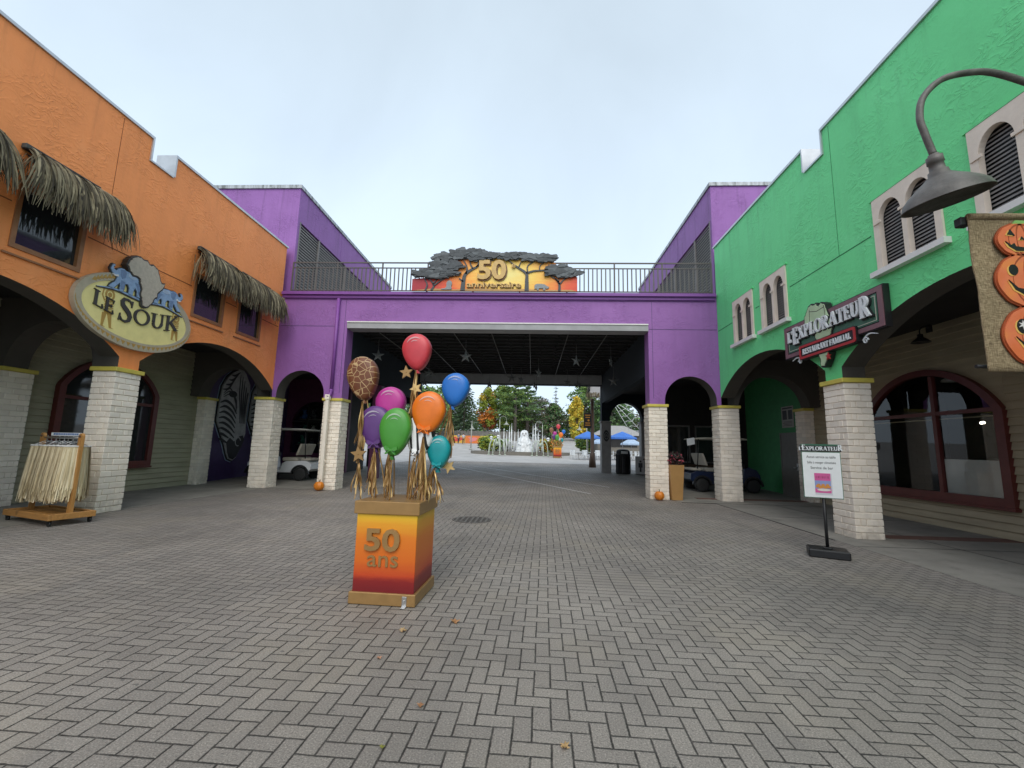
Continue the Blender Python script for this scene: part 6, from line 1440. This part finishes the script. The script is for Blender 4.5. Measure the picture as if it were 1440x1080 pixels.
def person(loc, rz, shirt, trous, lab, step):
    P = empty('person', loc, rz, lab, 'person')
    def skin(name, V, E, Rd, m_, root=0):
        me = bpy.data.meshes.new(name); me.from_pydata(V, E, []); me.materials.append(m_); o = bpy.data.objects.new(name, me); COL.objects.link(o); o.parent = P
        md = o.modifiers.new('skin','SKIN'); md.use_smooth_shade = True
        for i, r in enumerate(Rd): me.skin_vertices[0].data[i].radius = (r, r*.85) if not isinstance(r, tuple) else r
        me.skin_vertices[0].data[root].use_root = True
        sb = o.modifiers.new('sub','SUBSURF'); sb.levels = sb.render_levels = 1; return o
    s = step
    V = [(0,0,.95),(0,0,1.2),(0,0,1.42),(0,0,1.52),(0,-.02,1.62),(0,-.01,1.74),(.09,0,.9),(.10,-s*.4,.5),(.10,-s*.1,.07),(.10,-s*.1-.14,.03),(-.09,0,.9),(-.10,s*.4,.5),(-.10,s*.9,.09),(-.10,s*.9-.12,.04),(.20,0,1.40),(.25,s*.2,1.13),(.25,-.02+s*.1,.90),(.245,-.06,.80),(-.20,0,1.40),(-.25,-s*.2,1.13),(-.25,-.10-s*.3,.92),(-.245,-.14-s*.3,.83)]
    E_ = [(0,1),(1,2),(2,3),(3,4),(4,5),(0,6),(6,7),(7,8),(8,9),(0,10),(10,11),(11,12),(12,13),(2,14),(14,15),(15,16),(16,17),(2,18),(18,19),(19,20),(20,21)]
    skin('body', V, E_, [.14,.13,.14,.055,.085,.085,.085,.06,.045,.04,.085,.06,.045,.04,.065,.045,.035,.03,.065,.045,.035,.03], M['skin'] if 'skin' in M else M.setdefault('skin', basic('skin', (.42,.25,.17,1), .5, .08)))
    skin('shirt', [(0,0,.93),(0,0,1.2),(0,0,1.40),(0,0,1.47),(.20,0,1.40),(.25,s*.2,1.15),(-.20,0,1.40),(-.25,-s*.2,1.15)], [(0,1),(1,2),(2,3),(2,4),(4,5),(2,6),(6,7)], [.165,.155,.165,.07,.085,.07,.085,.07], shirt)
    skin('trousers', [(0,0,.97),(.09,0,.88),(.10,-s*.4,.5),(.10,-s*.1,.12),(-.09,0,.88),(-.10,s*.4,.5),(-.10,s*.9,.14)], [(0,1),(1,2),(2,3),(0,4),(4,5),(5,6)], [.16,.11,.085,.075,.11,.085,.075], trous)
    b = MB(); b.ball((0,.012,1.72),(.098,.105,.10)); b.build('hair', paint((.03,.02,.015),.7), P)
person((-11.9,70,T(70)),R(160),paint((.18,.20,.26)),paint((.02,.022,.03)),'distant person in a grey blue top and dark trousers by the painted boards',.18)
person((-10.95,69,T(69)),R(200),paint((.42,.43,.46)),paint((.03,.03,.04)),'distant person in a pale top and dark trousers right of another walker',.14)

# ------------------------------------------------------------------ trees
M['bark'] = basic('grey_bark', (.12,.10,.085,1), .9, .3, 4, .4, 14)
def limb(b, a, c, r0, r1, n=6): 
    m_ = (Vector(a)+Vector(c))/2 + Vector((0,0,.06*(Vector(c)-Vector(a)).length)); b.tube([a,m_,c], [r0,(r0+r1)/2,r1], n)
def broadleaf(x, y, h, r, mats, lab, seed, n=2600, s=.30, base=.22, name='broadleaf_tree', shape=1.0, layers=None):
    P = empty(name, (x,y,T(y)-.1), 0, lab, 'tree', None); rnd = random.Random(seed); t = MB(); b = MB()
    t.tube([(0,0,0),(rnd.uniform(-.15,.15),0,h*.35),(rnd.uniform(-.3,.3),0,h*.9)], [h*.024,h*.018,h*.004], 8)
    k_ = 26
    for k in range(k_):
        q = base + (1-base)*(k+.5)/k_; a = k*2.4+rnd.uniform(-.4,.4); pr = math.sin(PI*min(1,(q-base)/(1-base)*.86+.14))**.7*shape if shape else 1
        rr_ = r*pr*rnd.uniform(.45,.9); c = (rr_*math.cos(a), rr_*math.sin(a)*.8, h*q); limb(t, (0,0,h*q*.82), c, h*.008, h*.002, 5)
        mi = [layers(q, rnd)] if layers else [rnd.choice(range(len(mats)))]*2 + list(range(len(mats)))
        leaf_cloud(b, c, (r*.42,r*.42,h*.085), int(n*1.5)//k_, s*1.05, rnd, mi)
    t.build('trunk', M['bark'], P); b.build('crown', [LV[m] for m in mats], P, recalc=False)
def conifer(x, y, h, r, mats, lab, seed, n=3000, s=.28, droop=.25, name='conifer_tree', sparse=False, base=.08):
    P = empty(name, (x,y,T(y)-.1), 0, lab, 'tree', None); rnd = random.Random(seed); t = MB(); b = MB()
    t.tube([(0,0,0),(0,0,h*.5),(0,0,h)], [h*.018,h*.011,.01], 8); nw = 26 if not sparse else 16
    for k in range(nw):
        q = base + (1-base)*k/nw; rr_ = r*(1-q)**.85*rnd.uniform(.8,1.1)+.12
        for j in range(7 if not sparse else 5):
            a = j*2*PI/7+k*1.1+rnd.uniform(-.3,.3); L = rr_*rnd.uniform(.7,1.1); e = (L*math.cos(a), L*math.sin(a), h*q-L*droop); t.tube([(0,0,h*q),e], [.035,.01], 4)
            m_ = n//(nw*7)
            for i in range(max(2,int(m_*(.4+1.3*(1-q))))):
                u = rnd.uniform(.15,1.05); p = Vector((e[0]*u+rnd.uniform(-.22,.22), e[1]*u+rnd.uniform(-.22,.22), h*q-L*droop*u+rnd.uniform(-.22,.12))); d_ = Vector((math.cos(a)+rnd.uniform(-.6,.6), math.sin(a)+rnd.uniform(-.6,.6), rnd.uniform(-.5,.1))).normalized()
                w = Vector((rnd.uniform(-1,1),rnd.uniform(-1,1),rnd.uniform(-1,1))).cross(d_).normalized()*s*.3; l = s*rnd.uniform(.6,1.3); b.add([p-d_*l,p+w,p+d_*l,p-w], [(0,1,2,3)], rnd.randrange(len(mats)))
    t.build('trunk', M['bark'], P); b.build('crown', [LV[m] for m in mats], P, recalc=False)
def pine(x, y, h, r, mats, lab, seed, n=3200, s=.3):
    """white pine: bare lower stem, long level plumes with gaps between"""
    P = empty('pine_tree', (x,y,T(y)-.1), 0, lab, 'tree', None); rnd = random.Random(seed); t = MB(); b = MB()
    t.tube([(0,0,0),(.1,0,h*.5),(0,0,h*.98)], [h*.030,h*.022,h*.004], 9); k_ = 30
    for k in range(k_):
        q = .30+.68*k/k_; a = k*2.4+rnd.uniform(-.5,.5); L = r*(1.05-.75*((q-.3)/.7)**1.4)*rnd.uniform(.55,1.1); e = Vector((L*math.cos(a), L*math.sin(a)*.8, h*q+L*rnd.uniform(-.02,.16))); limb(t, (0,0,h*q-.2), e, h*.007, h*.002, 5)
        for j in range(3):
            u = .5+.28*j; leaf_cloud(b, e*u+Vector((0,0,h*q*(1-u)+.15)), (L*.34,L*.34,h*.022), n//(k_*3), s, rnd, list(range(len(mats))), .55)
    t.build('trunk', M['bark'], P); b.build('crown', [LV[m] for m in mats], P, recalc=False)
conifer(-14.0,88,13.4,5.0,['dg','dg2','dg'],'tall dark green cedar at the left edge of the plaza view',1,5200,.30)
broadleaf(-9.6,92,10.4,2.2,['rd','or','ye','yg'],'slender maple with orange top and red lower leaves',2,2300,.26,.25,'maple_tree',layers=lambda q,rn: rn.choice([1,1,2,3]) if q > .78 else rn.choice([2,3,3]) if q > .62 else rn.choice([1,1,3]) if q > .48 else rn.choice([0,1,3]))
broadleaf(-6.6,94,11.2,3.6,['lg','yg','mg'],'yellow green broadleaf tree left of the tall pine',3,3000)
pine(-3.7,90,13.2,4.6,['mg','lg','dg2'],'tall white pine with a bare grey trunk in the middle of the view',4,4200)
pine(-1.2,93,13.0,4.2,['mg','dg2','dg2'],'second pine leaning right beside the tallest pine',5,3600)
broadleaf(1.9,96,8.8,3.8,['gy','br','gy'],'bare grey brown thicket tree right of the pines',6,2200,.22,.1)
broadleaf(4.4,90,7.3,2.6,['br','dg2','mg','dg'],'dull dark green tree in the middle of the far trees',7,3000,.26,.08)
conifer(5.2,99,13.2,1.5,['gy','dg2'],'sparse dead topped spruce with thin grey branches',8,800,.22,.2,sparse=True)
broadleaf(8.9,88,8.6,1.75,['ye','ye','yg2'],'columnar bright yellow tree near the parasols',9,3000,.24,.08,shape=1.0)
broadleaf(11.2,94,12.6,3.6,['mg','lg','lg'],'tall light green tree behind the yellow one',10,3200)
broadleaf(15.5,86,9.5,4.2,['dg2','mg','dg'],'dense dark green tree framed by the far right arch',11,3000)
broadleaf(-19.5,80,9.5,4.0,['mg','lg','dg2'],'green tree seen through the left rear opening',12,2600)
conifer(18.5,92,11,3.4,['dg','dg2'],'dark conifer beyond the right side of the plaza',13,3000)
broadleaf(-30,84,11,4.6,['dg2','mg'],'large green tree far to the left of the plaza',14,2400)
broadleaf(-3.0,100,10.5,4.6,['lg','mg','yg'],'wide pale green tree standing behind the two pines',21,2800)
broadleaf(-17.5,92,12,4.2,['mg','dg2','lg'],'broad green tree left of the dark cedar',23,2600)
TL = empty('far_wood', (0,108,T(108)), 0, None, None); bpy.data.objects.remove(TL)
b = MB(); rnd = random.Random(77)
for k in range(120):
    x = rnd.uniform(-45,45); h = rnd.uniform(5.5,9.5); leaf_cloud(b, (x,108+rnd.uniform(0,9),T(108)+h*.45), (2.8,2.0,h*.55), 150, .5, rnd, (0,1,1,2))
o = b.build('far_wood', [LV['dg2'],LV['mg'],LV['br']], recalc=False); tag(o, 'dark mixed wood closing the view behind the plaza trees', 'wood', None, 'stuff')
# ------------------------------------------------------------------ light, sky and camera
W = bpy.data.worlds.new('World'); S.world = W; W.use_nodes = True
nt = W.node_tree; bg = nt.nodes['Background']
el, az = R(47), R(176)
sky = nt.nodes.new('ShaderNodeTexSky'); sky.sky_type = 'NISHITA'; sky.sun_disc = False
sky.sun_elevation = el; sky.sun_rotation = az; sky.air_density = 1.0; sky.dust_density = 2.0; sky.ozone_density = 1.0
tc = nt.nodes.new('ShaderNodeTexCoord'); sx = nt.nodes.new('ShaderNodeSeparateXYZ'); nt.links.new(tc.outputs['Generated'], sx.inputs[0])
cr = nt.nodes.new('ShaderNodeValToRGB'); nt.links.new(sx.outputs[2], cr.inputs[0])
e = cr.color_ramp.elements; e[0].position = .0; e[0].color = (6.6,7.9,9.3,1); e[1].position = .75; e[1].color = (4.9,5.8,6.6,1)
e.new(.25).color = (6.6,7.9,9.3,1)
ns = nt.nodes.new('ShaderNodeTexNoise'); nt.links.new(tc.outputs['Generated'], ns.inputs['Vector']); ns.inputs['Scale'].default_value = 2.2; ns.inputs['Detail'].default_value = 6; ns.inputs['Distortion'].default_value = .4
r2_ = nt.nodes.new('ShaderNodeMapRange'); nt.links.new(ns.outputs['Fac'], r2_.inputs[0]); r2_.inputs[1].default_value = .3; r2_.inputs[2].default_value = .7; r2_.inputs[3].default_value = .90; r2_.inputs[4].default_value = 1.06
mu = nt.nodes.new('ShaderNodeVectorMath'); mu.operation = 'SCALE'; nt.links.new(cr.outputs[0], mu.inputs[0]); nt.links.new(r2_.outputs[0], mu.inputs['Scale'])
mx = nt.nodes.new('ShaderNodeMix'); mx.data_type = 'RGBA'; mx.inputs[0].default_value = .88      # a closed overcast deck over the clear sky
nt.links.new(sky.outputs[0], mx.inputs[6]); nt.links.new(mu.outputs[0], mx.inputs[7]); nt.links.new(mx.outputs[2], bg.inputs[0])
bg.inputs[1].default_value = .1
sl = bpy.data.lights.new('sun', 'SUN'); sl.energy = 1.5; sl.angle = R(50); sl.color = (1,.95,.88)
so = bpy.data.objects.new('sun', sl); COL.objects.link(so)
dv = Vector((math.sin(az)*math.cos(el), math.cos(az)*math.cos(el), math.sin(el)))
so.rotation_euler = dv.to_track_quat('Z','Y').to_euler(); so.location = dv*60
cam = bpy.data.cameras.new('camera'); co = bpy.data.objects.new('camera', cam); COL.objects.link(co); S.camera = co
cam.sensor_width = 36; cam.lens = 610/1440*36; cam.clip_start = .05; cam.clip_end = 2000
ps, th, ro = R(2.85), math.atan(88/610), R(1.35)
fw = Vector((-math.sin(ps)*math.cos(th), math.cos(ps)*math.cos(th), math.sin(th)))
r0 = Vector((math.cos(ps), math.sin(ps), 0)); u0 = r0.cross(fw)
rr = r0*math.cos(ro) + u0*math.sin(ro); uu = -r0*math.sin(ro) + u0*math.cos(ro)
mw = Matrix((rr, uu, -fw)).transposed().to_4x4(); mw.translation = Vector((0,0,1.5)); co.matrix_world = mw
S.view_settings.view_transform = 'Standard'; S.view_settings.look = 'None'; S.view_settings.exposure = 0.56; S.view_settings.gamma = 1
S.cycles.max_bounces = 8; S.cycles.diffuse_bounces = 5; S.cycles.glossy_bounces = 3; S.cycles.transmission_bounces = 4; S.cycles.transparent_max_bounces = 8
try: S.cycles.use_denoising = True
except Exception: pass
